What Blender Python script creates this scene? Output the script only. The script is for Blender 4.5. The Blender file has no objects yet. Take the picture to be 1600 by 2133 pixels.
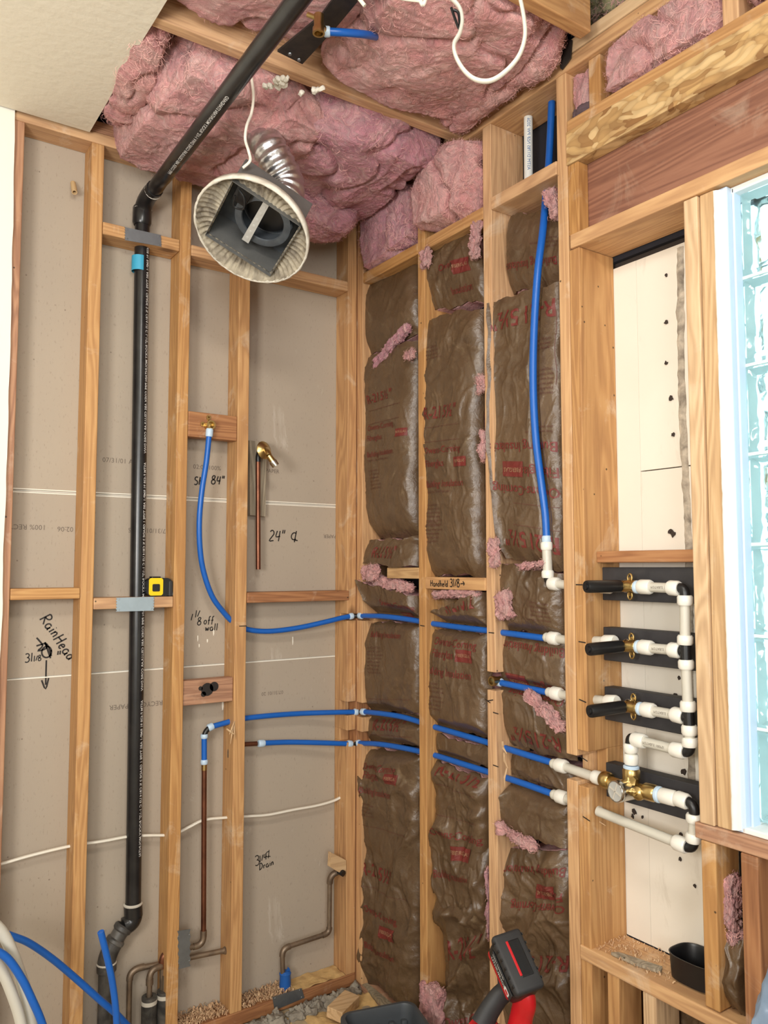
import bpy, bmesh, math, random
import numpy as np
from mathutils import Vector, Matrix

# ------------------------------------------------------------------ camera, light, exposure
scene = bpy.context.scene
COL = scene.collection
random.seed(7)
F_PX = 1665.0                                  # focal length in pixels of a 1600 x 2133 frame
YAW = math.radians(34.4)
PITCH = math.atan(115 / F_PX)
CAM = np.array([-1.62, -2.55, 1.55])
FWD = np.array([math.sin(YAW) * math.cos(PITCH), math.cos(YAW) * math.cos(PITCH), math.sin(PITCH)])
RGT = np.array([math.cos(YAW), -math.sin(YAW), 0.0])
UPV = np.cross(RGT, FWD)
cam_data = bpy.data.cameras.new('camera')
cam_data.sensor_fit = 'HORIZONTAL'
cam_data.sensor_width = 16.0
cam_data.lens = 16.0 * F_PX / 1600.0
cam_data.clip_start = 0.05
cam = bpy.data.objects.new('camera', cam_data)
COL.objects.link(cam)
cam.matrix_world = Matrix(((RGT[0], UPV[0], -FWD[0], CAM[0]), (RGT[1], UPV[1], -FWD[1], CAM[1]),
                           (RGT[2], UPV[2], -FWD[2], CAM[2]), (0, 0, 0, 1)))
scene.camera = cam

world = bpy.data.worlds.new('sky')
scene.world = world
world.use_nodes = True
bg = world.node_tree.nodes['Background']
bg.inputs['Color'].default_value = (0.82, 0.96, 1.0, 1)
bg.inputs['Strength'].default_value = 2.4


def area(name, loc, target, size, power, color, size_y=None):
    d = bpy.data.lights.new(name, 'AREA')
    d.energy = power
    d.color = color
    d.size = size
    if size_y:
        d.shape = 'RECTANGLE'
        d.size_y = size_y
    o = bpy.data.objects.new(name, d)
    COL.objects.link(o)
    o.location = loc
    o.rotation_euler = (Vector(target) - Vector(loc)).to_track_quat('-Z', 'Y').to_euler()
    return o


area('ceiling_lamp_light', (-1.25, -2.15, 2.86), (-0.75, -0.8, 1.2), 0.35, 17, (1.0, 0.95, 0.87))
area('added_uplight', (-2.6, -2.3, 1.75), (-0.5, -0.5, 2.45), 0.6, 44, (1.0, 0.96, 0.90))  # added uplight to brighten ceiling and upper walls, no fixture stands here
area('bathroom_window_light', (-2.4, -4.7, 1.9), (-0.4, -0.3, 1.7), 1.5, 62, (0.95, 0.98, 1.0), 1.4)

scene.view_settings.view_transform = 'Standard'
scene.view_settings.look = 'None'
scene.view_settings.exposure = 0.14
scene.view_settings.gamma = 1.0
scene.view_settings.use_curve_mapping = False
scene.cycles.max_bounces = 8
scene.cycles.transparent_max_bounces = 8


# ------------------------------------------------------------------ sight lines onto real planes
def ray(px, py):
    return FWD + RGT * ((px - 800) / F_PX) + UPV * ((1066.5 - py) / F_PX)


def onA(px, py, y=0.0):                         # point of the left wall's layer at depth y
    d = ray(px, py)
    return CAM + d * ((y - CAM[1]) / d[1])


def onB(px, py, x=0.0):                         # point of the right wall's layer at depth x
    d = ray(px, py)
    return CAM + d * ((x - CAM[0]) / d[0])


def onZ(px, py, z=0.0):
    d = ray(px, py)
    return CAM + d * ((z - CAM[2]) / d[2])


def atD(px, py, depth):
    return CAM + ray(px, py) * depth


# ------------------------------------------------------------------ numpy noise
_P = {}


def _perm(seed):
    if seed not in _P:
        r = np.random.RandomState(seed)
        p = r.permutation(256)
        g = r.normal(size=(256, 3))
        g /= np.linalg.norm(g, axis=1)[:, None]
        _P[seed] = (np.concatenate([p, p, p]), g)
    return _P[seed]


def perlin(p, seed=0):
    perm, grad = _perm(seed)
    i = np.floor(p).astype(int)
    f = p - i
    i &= 255
    u = f * f * f * (f * (f * 6 - 15) + 10)
    out = np.zeros(len(p))
    for dx in (0, 1):
        wx = u[:, 0] if dx else 1 - u[:, 0]
        for dy in (0, 1):
            wy = u[:, 1] if dy else 1 - u[:, 1]
            for dz in (0, 1):
                wz = u[:, 2] if dz else 1 - u[:, 2]
                h = perm[perm[perm[i[:, 0] + dx] + i[:, 1] + dy] + i[:, 2] + dz]
                g = grad[h]
                out += wx * wy * wz * (g[:, 0] * (f[:, 0] - dx) + g[:, 1] * (f[:, 1] - dy) + g[:, 2] * (f[:, 2] - dz))
    return out * 1.6


def fbm(p, seed=0, octaves=4, gain=0.5):
    out = np.zeros(len(p))
    a = 1.0
    q = np.array(p, float)
    for k in range(octaves):
        out += a * perlin(q, seed + k)
        q = q * 2.03 + 7.1
        a *= gain
    return out


def ridge(p, seed=0, octaves=3, gain=0.5, sharp=1.0):
    out = np.zeros(len(p))
    a = 1.0
    q = np.array(p, float)
    for k in range(octaves):
        out += a * np.clip(1 - np.abs(perlin(q, seed + k)), 0, 1) ** sharp
        q = q * 2.1 + 3.3
        a *= gain
    return out


# ------------------------------------------------------------------ mesh building
class MB:
    def __init__(self):
        self.v, self.f, self.n = [], [], 0
        self.mi = []

    def add(self, v, f, mi=0):
        v = np.asarray(v, float).reshape(-1, 3)
        self.v.append(v)
        self.f += [tuple(int(i) + self.n for i in q) for q in f]
        self.mi += [mi] * len(f)
        self.n += len(v)
        return self

    def box(self, x0, x1, y0, y1, z0, z1, mi=0):
        x0, x1 = sorted((x0, x1)); y0, y1 = sorted((y0, y1)); z0, z1 = sorted((z0, z1))
        v = [(x0, y0, z0), (x1, y0, z0), (x1, y1, z0), (x0, y1, z0), (x0, y0, z1), (x1, y0, z1), (x1, y1, z1), (x0, y1, z1)]
        return self.add(v, [(0, 3, 2, 1), (4, 5, 6, 7), (0, 1, 5, 4), (1, 2, 6, 5), (2, 3, 7, 6), (3, 0, 4, 7)], mi)

    def bevel_box(self, x0, x1, y0, y1, z0, z1, b=0.003, seg=2, mi=0):
        bm = bmesh.new()
        x0, x1 = sorted((x0, x1)); y0, y1 = sorted((y0, y1)); z0, z1 = sorted((z0, z1))
        bmesh.ops.create_cube(bm, size=1.0, matrix=Matrix.Translation(((x0 + x1) / 2, (y0 + y1) / 2, (z0 + z1) / 2))
                              @ Matrix.Diagonal((x1 - x0, y1 - y0, z1 - z0, 1)))
        bmesh.ops.bevel(bm, geom=bm.edges[:] + bm.verts[:], offset=b, segments=seg, affect='EDGES', profile=0.5)
        bm.verts.index_update()
        self.add([tuple(v.co) for v in bm.verts], [[v.index for v in f.verts] for f in bm.faces], mi)
        bm.free()
        return self

    def xform_from(self, k, m):
        """apply a 4x4 matrix to all vertex blocks from block index k on"""
        m = np.array(m)
        for i in range(k, len(self.v)):
            self.v[i] = self.v[i] @ m[:3, :3].T + m[:3, 3]
        return self

    def tube(self, path, r, n=12, caps=True, mi=0, squash=None):
        P = np.asarray(path, float)
        m = len(P)
        R = np.full(m, r) if np.isscalar(r) else np.asarray(r, float)
        T = np.gradient(P, axis=0)
        T /= np.linalg.norm(T, axis=1)[:, None] + 1e-12
        a = np.array([0, 0, 1.0]) if abs(T[0][2]) < 0.9 else np.array([1.0, 0, 0])
        nrm = np.cross(T[0], a); nrm /= np.linalg.norm(nrm)
        V = []
        ang = np.linspace(0, 2 * math.pi, n, endpoint=False)
        for k in range(m):
            nrm = nrm - T[k] * (nrm @ T[k]); nrm /= np.linalg.norm(nrm) + 1e-12
            b = np.cross(T[k], nrm)
            c, s = np.cos(ang)[:, None], np.sin(ang)[:, None]
            if squash:
                s = s * squash
            V.append(P[k] + R[k] * (c * nrm + s * b))
        V = np.concatenate(V)
        F = []
        for k in range(m - 1):
            for j in range(n):
                j2 = (j + 1) % n
                F.append((k * n + j, k * n + j2, (k + 1) * n + j2, (k + 1) * n + j))
        if caps:
            F.append(tuple(range(n - 1, -1, -1)))
            F.append(tuple((m - 1) * n + j for j in range(n)))
        return self.add(V, F, mi)

    def seg(self, p0, p1, r0, r1=None, n=16, mi=0):
        return self.tube([p0, p1], [r0, r0 if r1 is None else r1], n, True, mi)

    def lathe(self, p0, axis, prof, n=24, mi=0):
        """prof = [(distance along axis, radius)...] starting at p0"""
        axis = np.asarray(axis, float); axis /= np.linalg.norm(axis)
        p0 = np.asarray(p0, float)
        a = np.array([0, 0, 1.0]) if abs(axis[2]) < 0.9 else np.array([1.0, 0, 0])
        u = np.cross(axis, a); u /= np.linalg.norm(u)
        w = np.cross(axis, u)
        ang = np.linspace(0, 2 * math.pi, n, endpoint=False)
        ring = np.cos(ang)[:, None] * u + np.sin(ang)[:, None] * w
        V = np.concatenate([p0 + axis * d + ring * max(r, 1e-5) for d, r in prof])
        F = [(k * n + j, k * n + (j + 1) % n, (k + 1) * n + (j + 1) % n, (k + 1) * n + j) for k in range(len(prof) - 1) for j in range(n)]
        return self.add(V, F, mi)

    def plate(self, pts, normal, th, mi=0):
        """polygon (3D points, in order) extruded by th along normal"""
        P = np.asarray(pts, float)
        nv = np.asarray(normal, float); nv /= np.linalg.norm(nv)
        m = len(P)
        F = [tuple(range(m)), tuple(range(2 * m - 1, m - 1, -1))]
        F += [(j, m + j, m + (j + 1) % m, (j + 1) % m) for j in range(m)]
        return self.add(np.concatenate([P, P + nv * th]), F, mi)

    def grid(self, G, mi=0, flip=False):
        a, b = G.shape[:2]
        idx = np.arange(a * b).reshape(a, b)
        q = np.stack([idx[:-1, :-1], idx[:-1, 1:], idx[1:, 1:], idx[1:, :-1]], -1).reshape(-1, 4)
        if flip:
            q = q[:, ::-1]
        return self.add(G.reshape(-1, 3), q.tolist(), mi)

    def ball(self, c, r, n=12, sc=(1, 1, 1), mi=0):
        c = np.asarray(c, float)
        th = np.linspace(0, math.pi, n // 2 + 1)
        ph = np.linspace(0, 2 * math.pi, n, endpoint=False)
        V = [c + np.array([sc[0] * r * math.sin(t) * math.cos(p), sc[1] * r * math.sin(t) * math.sin(p), sc[2] * r * math.cos(t)]) for t in th for p in ph]
        F = [(i * n + j, (i + 1) * n + j, (i + 1) * n + (j + 1) % n, i * n + (j + 1) % n) for i in range(len(th) - 1) for j in range(n)]
        return self.add(V, F, mi)

    def empty(self):
        return self.n == 0


def spline(pts, k=8):
    P = [np.asarray(p, float) for p in pts]
    P = [2 * P[0] - P[1]] + P + [2 * P[-1] - P[-2]]
    out = []
    for i in range(1, len(P) - 2):
        for t in np.linspace(0, 1, k, endpoint=False):
            a, b, c, d = P[i - 1], P[i], P[i + 1], P[i + 2]
            out.append(0.5 * (2 * b + (c - a) * t + (2 * a - 5 * b + 4 * c - d) * t * t + (3 * b - a - 3 * c + d) * t ** 3))
    out.append(P[-2])
    return np.array(out)


def tag(o, label=None, cat=None, group=None, kind=None):
    if label: o['label'] = label
    if cat: o['category'] = cat
    if group: o['group'] = group
    if kind: o['kind'] = kind
    return o


def thing(name, label, cat, loc=(0, 0, 0), group=None):
    o = bpy.data.objects.new(name, None)
    o.empty_display_size = 0.05
    COL.objects.link(o)
    o.location = tuple(float(c) for c in loc)
    return tag(o, label, cat, group)


def structure(name, label=None):
    o = bpy.data.objects.new(name, None)
    COL.objects.link(o)
    o['kind'] = 'structure'
    if label: o['label'] = label
    return o


def world_loc(o):
    p = Vector(o.location)
    while o.parent:
        o = o.parent
        p = p + Vector(o.location)
    return p


def part(name, mb, mat, parent=None, smooth=False, label=None, kind=None, loc=None):
    """mesh built in world coordinates, linked as ONE object whose origin is its own centre"""
    V = np.concatenate(mb.v)
    c = (V.min(0) + V.max(0)) / 2 if loc is None else np.asarray(loc, float)
    me = bpy.data.meshes.new(name)
    me.from_pydata((V - c).tolist(), [], mb.f)
    mats = mat if isinstance(mat, (list, tuple)) else [mat]
    for m in mats:
        me.materials.append(m)
    if len(mats) > 1:
        me.polygons.foreach_set('material_index', mb.mi)
    if smooth:
        me.polygons.foreach_set('use_smooth', [True] * len(me.polygons))
        if smooth != 'all':
            try:
                me.set_sharp_from_angle(angle=math.radians(38))
            except Exception:
                pass
    me.update()
    o = bpy.data.objects.new(name, me)
    COL.objects.link(o)
    if parent:
        o.parent = parent
        o.location = Vector(c) - world_loc(parent)
    else:
        o.location = Vector(c)
    return tag(o, label=label, kind=kind)


# ------------------------------------------------------------------ materials
def srgb(r, g, b):
    f = lambda c: c / 12.92 if c <= 0.04045 else ((c + 0.055) / 1.055) ** 2.4
    return tuple(f(c / 255.0) for c in (r, g, b)) + (1.0,)


class NT:
    def __init__(self, name):
        self.m = bpy.data.materials.new(name)
        self.m.use_nodes = True
        self.t = self.m.node_tree
        self.b = self.t.nodes['Principled BSDF']

    def n(self, typ, **kw):
        nd = self.t.nodes.new(typ)
        for k, v in kw.items():
            if k in nd.inputs:
                nd.inputs[k].default_value = v
            else:
                setattr(nd, k, v)
        return nd

    def l(self, a, b):
        self.t.links.new(a, b)

    def noise(self, vec, scale, detail=3, dist=0.0, rough=0.5):
        nd = self.n('ShaderNodeTexNoise')
        nd.inputs['Scale'].default_value = scale
        nd.inputs['Detail'].default_value = detail
        nd.inputs['Distortion'].default_value = dist
        nd.inputs['Roughness'].default_value = rough
        self.l(vec, nd.inputs['Vector'])
        return nd.outputs[0]

    def ramp(self, fac, stops):
        nd = self.n('ShaderNodeValToRGB')
        cr = nd.color_ramp
        while len(cr.elements) < len(stops):
            cr.elements.new(0.5)
        for e, (p, c) in zip(cr.elements, stops):
            e.position = p
            e.color = c if len(c) == 4 else tuple(c) + (1,)
        self.l(fac, nd.inputs[0])
        return nd.outputs[0]

    def mix(self, fac, a, b, mode='MIX'):
        nd = self.n('ShaderNodeMix')
        nd.data_type = 'RGBA'
        nd.blend_type = mode
        for s, v in ((nd.inputs[0], fac), (nd.inputs[6], a), (nd.inputs[7], b)):
            if hasattr(v, 'is_linked') or hasattr(v, 'node'):
                self.l(v, s)
            else:
                s.default_value = v
        return nd.outputs[2]

    def math(self, op, a, b=None, clamp=False):
        nd = self.n('ShaderNodeMath')
        nd.operation = op
        nd.use_clamp = clamp
        for i, v in enumerate((a, b)):
            if v is None: continue
            if hasattr(v, 'node'):
                self.l(v, nd.inputs[i])
            else:
                nd.inputs[i].default_value = v
        return nd.outputs[0]

    def coords(self, scale=(1, 1, 1), rand=True):
        tc = self.n('ShaderNodeTexCoord')
        mp = self.n('ShaderNodeMapping')
        mp.inputs['Scale'].default_value = scale
        self.l(tc.outputs['Object'], mp.inputs['Vector'])
        if rand:
            oi = self.n('ShaderNodeObjectInfo')
            mul = self.n('ShaderNodeVectorMath', operation='SCALE')
            mul.inputs[0].default_value = (17.0, 23.0, 31.0)
            self.l(oi.outputs['Random'], mul.inputs['Scale'])
            self.l(mul.outputs[0], mp.inputs['Location'])
            self.rnd = oi.outputs['Random']
        return mp.outputs[0]

    def bump(self, h, strength=0.3, dist=0.01):
        nd = self.n('ShaderNodeBump')
        nd.inputs['Strength'].default_value = strength
        nd.inputs['Distance'].default_value = dist
        self.l(h, nd.inputs['Height'])
        self.l(nd.outputs[0], self.b.inputs['Normal'])

    def col(self, c):
        if hasattr(c, 'node'):
            self.l(c, self.b.inputs['Base Color'])
        else:
            self.b.inputs['Base Color'].default_value = c
        return self

    def set(self, **kw):
        for k, v in kw.items():
            self.b.inputs[k.replace('_', ' ')].default_value = v
        return self


def wood(name, axis, light, mid, dark, dust=0.5, knots=0.5):
    m = NT(name)
    s = [1.0, 1.0, 1.0]
    s['xyz'.index(axis)] = 0.07
    v = m.coords(s)
    warp = m.noise(v, 9.0, 3, 0.6)
    rings = m.math('SINE', m.math('MULTIPLY', warp, 95.0))
    rings = m.math('ADD', m.math('MULTIPLY', rings, 0.5), 0.5)
    fine = m.noise(v, 190.0, 2, 0.0)
    g = m.math('ADD', m.math('ADD', m.math('MULTIPLY', rings, 0.26), m.math('MULTIPLY', fine, 0.30)), m.math('MULTIPLY', m.noise(v, 3.0, 3), 0.42))
    c = m.ramp(g, [(0.2, dark), (0.5, mid), (0.8, light)])
    hue = m.n('ShaderNodeHueSaturation')
    m.l(c, hue.inputs['Color'])
    m.l(m.math('ADD', m.math('MULTIPLY', m.rnd, 0.22), 0.89), hue.inputs['Value'])
    m.l(m.math('ADD', m.math('MULTIPLY', m.rnd, -0.2), 0.98), hue.inputs['Saturation'])
    c = hue.outputs[0]
    iso = m.coords((1, 1, 1))
    # knots: dark elliptical spots, sparse
    ks = [1.0, 1.0, 1.0]
    ks['xyz'.index(axis)] = 0.55
    kv = m.coords(ks)
    vo = m.n('ShaderNodeTexVoronoi', Scale=6.5)
    m.l(kv, vo.inputs['Vector'])
    sp = m.n('ShaderNodeSeparateColor')
    m.l(vo.outputs['Color'], sp.inputs[0])
    kmask = m.math('MULTIPLY', m.ramp(vo.outputs['Distance'], [(0.06, (1, 1, 1)), (0.14, (0, 0, 0))]),
                   m.math('GREATER_THAN', sp.outputs[0], 1 - 0.5 * knots))
    c = m.mix(m.math('MULTIPLY', kmask, 0.75), c, (dark[0] * 0.35, dark[1] * 0.3, dark[2] * 0.3, 1))
    # nail holes
    vn = m.n('ShaderNodeTexVoronoi', Scale=21.0)
    m.l(iso, vn.inputs['Vector'])
    sp2 = m.n('ShaderNodeSeparateColor')
    m.l(vn.outputs['Color'], sp2.inputs[0])
    nm = m.math('MULTIPLY', m.ramp(vn.outputs['Distance'], [(0.05, (1, 1, 1)), (0.075, (0, 0, 0))]),
                m.math('GREATER_THAN', sp2.outputs[1], 0.86))
    c = m.mix(m.math('MULTIPLY', nm, 0.85), c, (0.02, 0.012, 0.008, 1))
    # plaster dust and smears
    d1 = m.noise(iso, 7.0, 6, 0.8, 0.65)
    dm = m.ramp(d1, [(0.575, (0, 0, 0)), (0.74, (1, 1, 1))])
    c = m.mix(m.math('MULTIPLY', dm, dust), c, srgb(226, 210, 186))
    m.col(c).set(Roughness=0.62)
    m.bump(g, 0.25, 0.002)
    return m.m


W_L, W_M, W_D = srgb(214, 164, 98), srgb(193, 140, 77), srgb(164, 112, 58)
R_L, R_M, R_D = srgb(188, 134, 84), srgb(166, 110, 65), srgb(132, 82, 47)
P_L, P_M, P_D = srgb(218, 182, 128), srgb(198, 156, 100), srgb(168, 126, 76)
WOOD = {a: wood('pine_' + a, a, W_L, W_M, W_D) for a in 'xyz'}
REDW = {a: wood('red_lumber_' + a, a, R_L, R_M, R_D, 0.35, 0.9) for a in 'xyz'}
PALE = {a: wood('pale_lumber_' + a, a, P_L, P_M, P_D, 0.3, 0.7) for a in 'xyz'}
DARKTIMBER = wood('header_timber', 'y', srgb(166, 112, 82), srgb(146, 94, 68), srgb(112, 66, 48), 0.22, 1.0)
OLDW = wood('weathered_scrap', 'z', srgb(178, 164, 140), srgb(150, 136, 112), srgb(104, 92, 76), 0.3, 0.6)


def m_plain(name, c, rough=0.5, metal=0.0, var=0.0, vscale=8.0, bump=0.0, bscale=60.0, var_c=None, **kw):
    m = NT(name)
    v = m.coords()
    if var:
        n = m.noise(v, vscale, 5, 0.4, 0.6)
        c2 = var_c if var_c else tuple(x * 0.55 for x in c[:3]) + (1,)
        m.col(m.mix(m.math('MULTIPLY', m.ramp(n, [(0.35, (0, 0, 0)), (0.7, (1, 1, 1))]), var), c, c2))
    else:
        m.col(c)
    m.set(Roughness=rough, Metallic=metal, **kw)
    if bump:
        m.bump(m.noise(v, bscale, 4), bump, 0.004)
    return m.m


def m_gypsum():
    m = NT('gypsum_back_paper')
    v = m.coords(rand=False)
    n1 = m.noise(v, 1.6, 4, 0.3)
    c = m.mix(n1, srgb(160, 148, 134), srgb(180, 166, 148))
    fl = m.n('ShaderNodeMapping')
    fl.inputs['Scale'].default_value = (1, 1, 0.35)
    m.l(v, fl.inputs['Vector'])
    n2 = m.noise(fl.outputs[0], 170, 2)
    c = m.mix(m.math('MULTIPLY', m.ramp(n2, [(0.62, (0, 0, 0)), (0.75, (1, 1, 1))]), 0.35), c, srgb(120, 106, 92))
    vo = m.n('ShaderNodeTexVoronoi', Scale=34.0)
    m.l(v, vo.inputs['Vector'])
    sp = m.n('ShaderNodeSeparateColor')
    m.l(vo.outputs['Color'], sp.inputs[0])
    km = m.math('MULTIPLY', m.ramp(vo.outputs['Distance'], [(0.06, (1, 1, 1)), (0.1, (0, 0, 0))]), m.math('GREATER_THAN', sp.outputs[0], 0.955))
    c = m.mix(m.math('MULTIPLY', km, 0.55), c, srgb(80, 66, 56))
    sm = m.n('ShaderNodeMapping')
    sm.inputs['Scale'].default_value = (2.2, 2.2, 0.8)
    m.l(v, sm.inputs['Vector'])
    n3 = m.noise(sm.outputs[0], 4.5, 7, 1.2, 0.68)
    c = m.mix(m.math('MULTIPLY', m.ramp(n3, [(0.66, (0, 0, 0)), (0.78, (1, 1, 1))]), 0.35), c, srgb(222, 214, 204))
    m.col(c).set(Roughness=0.85)
    m.bump(n2, 0.08, 0.002)
    return m.m


def m_kraft():
    m = NT('kraft_paper')
    v = m.coords()
    n1 = m.noise(v, 5.0, 6, 0.8, 0.62)
    n2 = m.noise(v, 34.0, 4, 0.3)
    c = m.mix(n1, srgb(74, 56, 39), srgb(110, 87, 63))
    c = m.mix(m.math('MULTIPLY', m.ramp(n2, [(0.5, (0, 0, 0)), (0.8, (1, 1, 1))]), 0.4), c, srgb(60, 44, 32))
    n3 = m.noise(v, 9.0, 7, 1.6, 0.7)
    c = m.mix(m.math('MULTIPLY', m.ramp(n3, [(0.58, (0, 0, 0)), (0.72, (1, 1, 1))]), 0.32), c, srgb(160, 140, 110))
    m.col(c).set(Roughness=0.33, Specular_IOR_Level=0.65)
    m.bump(m.noise(v, 55, 6, 1.0, 0.6), 0.35, 0.006)
    return m.m


def m_pink(name, a, b, d):
    m = NT(name)
    v = m.coords(rand=False)
    w = m.noise(v, 5.0, 4, 1.5, 0.6)
    c = m.ramp(w, [(0.25, d), (0.48, b), (0.72, a)])
    nz = m.n('ShaderNodeTexNoise', Scale=5.5)
    nz.inputs['Detail'].default_value = 3
    m.l(v, nz.inputs['Vector'])
    sc = m.n('ShaderNodeVectorMath', operation='SCALE')
    m.l(nz.outputs['Color'], sc.inputs[0])
    sc.inputs['Scale'].default_value = 0.34
    ad = m.n('ShaderNodeVectorMath', operation='ADD')
    m.l(v, ad.inputs[0]); m.l(sc.outputs[0], ad.inputs[1])
    st = m.n('ShaderNodeMapping')
    st.inputs['Scale'].default_value = (9.0, 46.0, 20.0)
    m.l(ad.outputs[0], st.inputs['Vector'])
    s1 = m.noise(st.outputs[0], 1.0, 7, 0.6, 0.66)
    c = m.mix(m.math('MULTIPLY', m.ramp(s1, [(0.48, (0, 0, 0)), (0.72, (1, 1, 1))]), 0.6), c, srgb(252, 218, 208))
    c = m.mix(m.math('MULTIPLY', m.ramp(s1, [(0.28, (1, 1, 1)), (0.46, (0, 0, 0))]), 0.4), c, d)
    s2 = m.noise(v, 70.0, 6, 1.0, 0.7)
    m.col(c).set(Roughness=0.95, Sheen_Weight=0.3)
    m.bump(m.math('ADD', s1, m.math('MULTIPLY', s2, 0.35)), 1.0, 0.03)
    return m.m


M_PINK = m_pink('pink_fibreglass', srgb(250, 196, 190), srgb(238, 166, 164), srgb(208, 128, 136))
M_ROSE = m_pink('rose_fibreglass', srgb(240, 176, 182), srgb(222, 148, 162), srgb(184, 108, 128))
M_STAIN = m_plain('grey_stained_fibreglass', srgb(92, 74, 78), 0.95, bump=.6)
M_WISP = m_plain('fibreglass_wisps', srgb(236, 182, 174), 0.9)
M_YEL = m_pink('yellow_fibreglass', srgb(214, 206, 150), srgb(190, 180, 122), srgb(150, 140, 90))
M_GYP = m_gypsum()
M_KRAFT = m_kraft()
M_INK = m_plain('red_print_ink', srgb(112, 38, 34), 0.5, var=0.4, vscale=24, var_c=srgb(92, 52, 40))
M_TANINK = m_plain('tan_lettering', srgb(150, 112, 84), 0.6)
M_BRINK = m_plain('brown_print_ink', srgb(96, 58, 46), 0.6)
M_MARK = m_plain('black_marker', srgb(34, 28, 26), 0.6)
M_STAMP = m_plain('grey_stamp_ink', srgb(112, 100, 90), 0.8)
M_PAINT = m_plain('white_wall_paint', srgb(236, 231, 218), 0.7, bump=0.12, bscale=45)
M_CEIL = m_plain('textured_ceiling_paint', srgb(226, 218, 200), 0.8, bump=0.5, bscale=38)
M_ABS = m_plain('black_abs', srgb(24, 24, 26), 0.28, var=0.25, vscale=14, var_c=srgb(70, 68, 66), bump=0.03)
M_ABSD = m_plain('dusty_abs', srgb(46, 45, 45), 0.45, var=0.7, vscale=16, var_c=srgb(120, 116, 110))
M_GLUE = m_plain('solvent_bead', srgb(200, 194, 182), 0.5)
M_BLUE = m_plain('blue_pex', srgb(24, 96, 186), 0.35, var=0.15, vscale=30)
M_WPEX = m_plain('white_pex', srgb(204, 200, 188), 0.35, Subsurface_Weight=0.15, Subsurface_Radius=(0.01, 0.01, 0.01))
M_WFIT = m_plain('white_fitting', srgb(232, 229, 220), 0.3)
M_RING = m_plain('blue_white_ring', srgb(190, 212, 232), 0.4)
M_BLK = m_plain('black_plastic', srgb(22, 22, 24), 0.38)
M_BRASS = m_plain('brass', srgb(198, 172, 116), 0.33, 1.0, var=0.25, vscale=30, var_c=srgb(150, 120, 72))
M_CHROME = m_plain('chrome', srgb(206, 204, 198), 0.18, 1.0)
M_COPPER = m_plain('copper', srgb(138, 90, 68), 0.42, 0.85, var=0.7, vscale=18, var_c=srgb(92, 58, 46))
M_OLDCU = m_plain('soldered_old_copper', srgb(150, 132, 112), 0.5, 0.75, var=0.8, vscale=20, var_c=srgb(104, 88, 76))
M_STEEL = m_plain('galvanised_steel', srgb(150, 156, 162), 0.42, 0.85, var=0.4, vscale=26)
M_PLATE = m_plain('pale_steel_plate', srgb(166, 182, 192), 0.45, 0.35, var=0.25, vscale=30)
M_BLKSTEEL = m_plain('black_steel', srgb(40, 38, 38), 0.5, 0.3, var=0.4, vscale=30, var_c=srgb(86, 76, 66))
M_HOUS = m_plain('grey_housing_metal', srgb(124, 124, 122), 0.5, 0.5, var=0.5, vscale=16)
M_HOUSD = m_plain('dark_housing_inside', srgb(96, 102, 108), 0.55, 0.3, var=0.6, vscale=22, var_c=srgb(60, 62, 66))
M_FOIL = m_plain('foil_duct', srgb(214, 212, 214), 0.34, 1.0, var=0.3, vscale=30, bump=0.4, bscale=70)
M_CRUMB = m_plain('broken_plaster', srgb(176, 166, 146), 0.85, var=0.9, vscale=26, var_c=srgb(78, 68, 58), bump=0.6, bscale=90)
M_PLASTER = m_plain('chipped_plaster_rim', srgb(226, 222, 210), 0.8, var=.6, vscale=22, var_c=srgb(160, 146, 126), bump=.4)
M_CAPGREY = m_plain('grey_cap_plastic', srgb(176, 176, 172), 0.5)
M_STRAP = m_plain('bright_steel_strap', srgb(196, 196, 192), 0.45, 0.2)
M_BOARD = m_plain('black_painted_board', srgb(44, 43, 46), 0.6, var=0.35, vscale=20, var_c=srgb(74, 72, 74))
M_CABLE = m_plain('white_cable', srgb(234, 228, 214), 0.45)
M_CONC = m_plain('concrete', srgb(150, 138, 122), 0.9, var=0.8, vscale=9, var_c=srgb(196, 172, 128), bump=0.5, bscale=40)
M_RUB = m_plain('grey_mortar', srgb(158, 150, 136), 0.95, var=0.8, vscale=24, var_c=srgb(92, 84, 76), bump=0.8, bscale=60)
M_SHAV = m_plain('wood_shavings', srgb(222, 190, 150), 0.8, var=0.75, vscale=60, var_c=srgb(136, 80, 50))
M_DARK = m_plain('dark_sheathing', srgb(30, 31, 40), 0.85)
M_WRAP = m_plain('house_wrap_print', srgb(48, 56, 72), 0.8)
M_YELLOW = m_plain('yellow_plastic', srgb(244, 206, 16), 0.4)
M_RED = m_plain('red_plastic', srgb(196, 26, 34), 0.35)
M_RUBBER = m_plain('dark_rubber', srgb(46, 46, 48), 0.6, var=0.3, vscale=40)
M_TUB = m_plain('grey_tub_plastic', srgb(66, 70, 74), 0.5, var=0.2, vscale=24)
M_BTAPE = m_plain('blue_tape', srgb(30, 92, 170), 0.5, bump=0.3)
M_CYAN = m_plain('light_blue_tape', srgb(62, 164, 200), 0.5)
M_BAG = m_plain('blue_grey_plastic_bag', srgb(128, 148, 172), 0.3, var=0.5, vscale=14, bump=0.3, bscale=30)
M_FOAMTUBE = m_plain('black_pipe_foam', srgb(40, 38, 36), 0.8, var=0.7, vscale=24, var_c=srgb(104, 98, 90))
M_CAULK = m_plain('white_caulk', srgb(238, 236, 232), 0.6, bump=0.5, bscale=30)
M_FRAME = m_plain('window_flashing', srgb(202, 220, 242), 0.4)
M_GROUT = m_plain('white_grout', srgb(230, 236, 236), 0.6)
M_CREAM = m_plain('tan_cardboard', srgb(198, 168, 124), 0.8)
M_CPVC = m_plain('white_pvc', srgb(222, 222, 216), 0.35)
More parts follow.
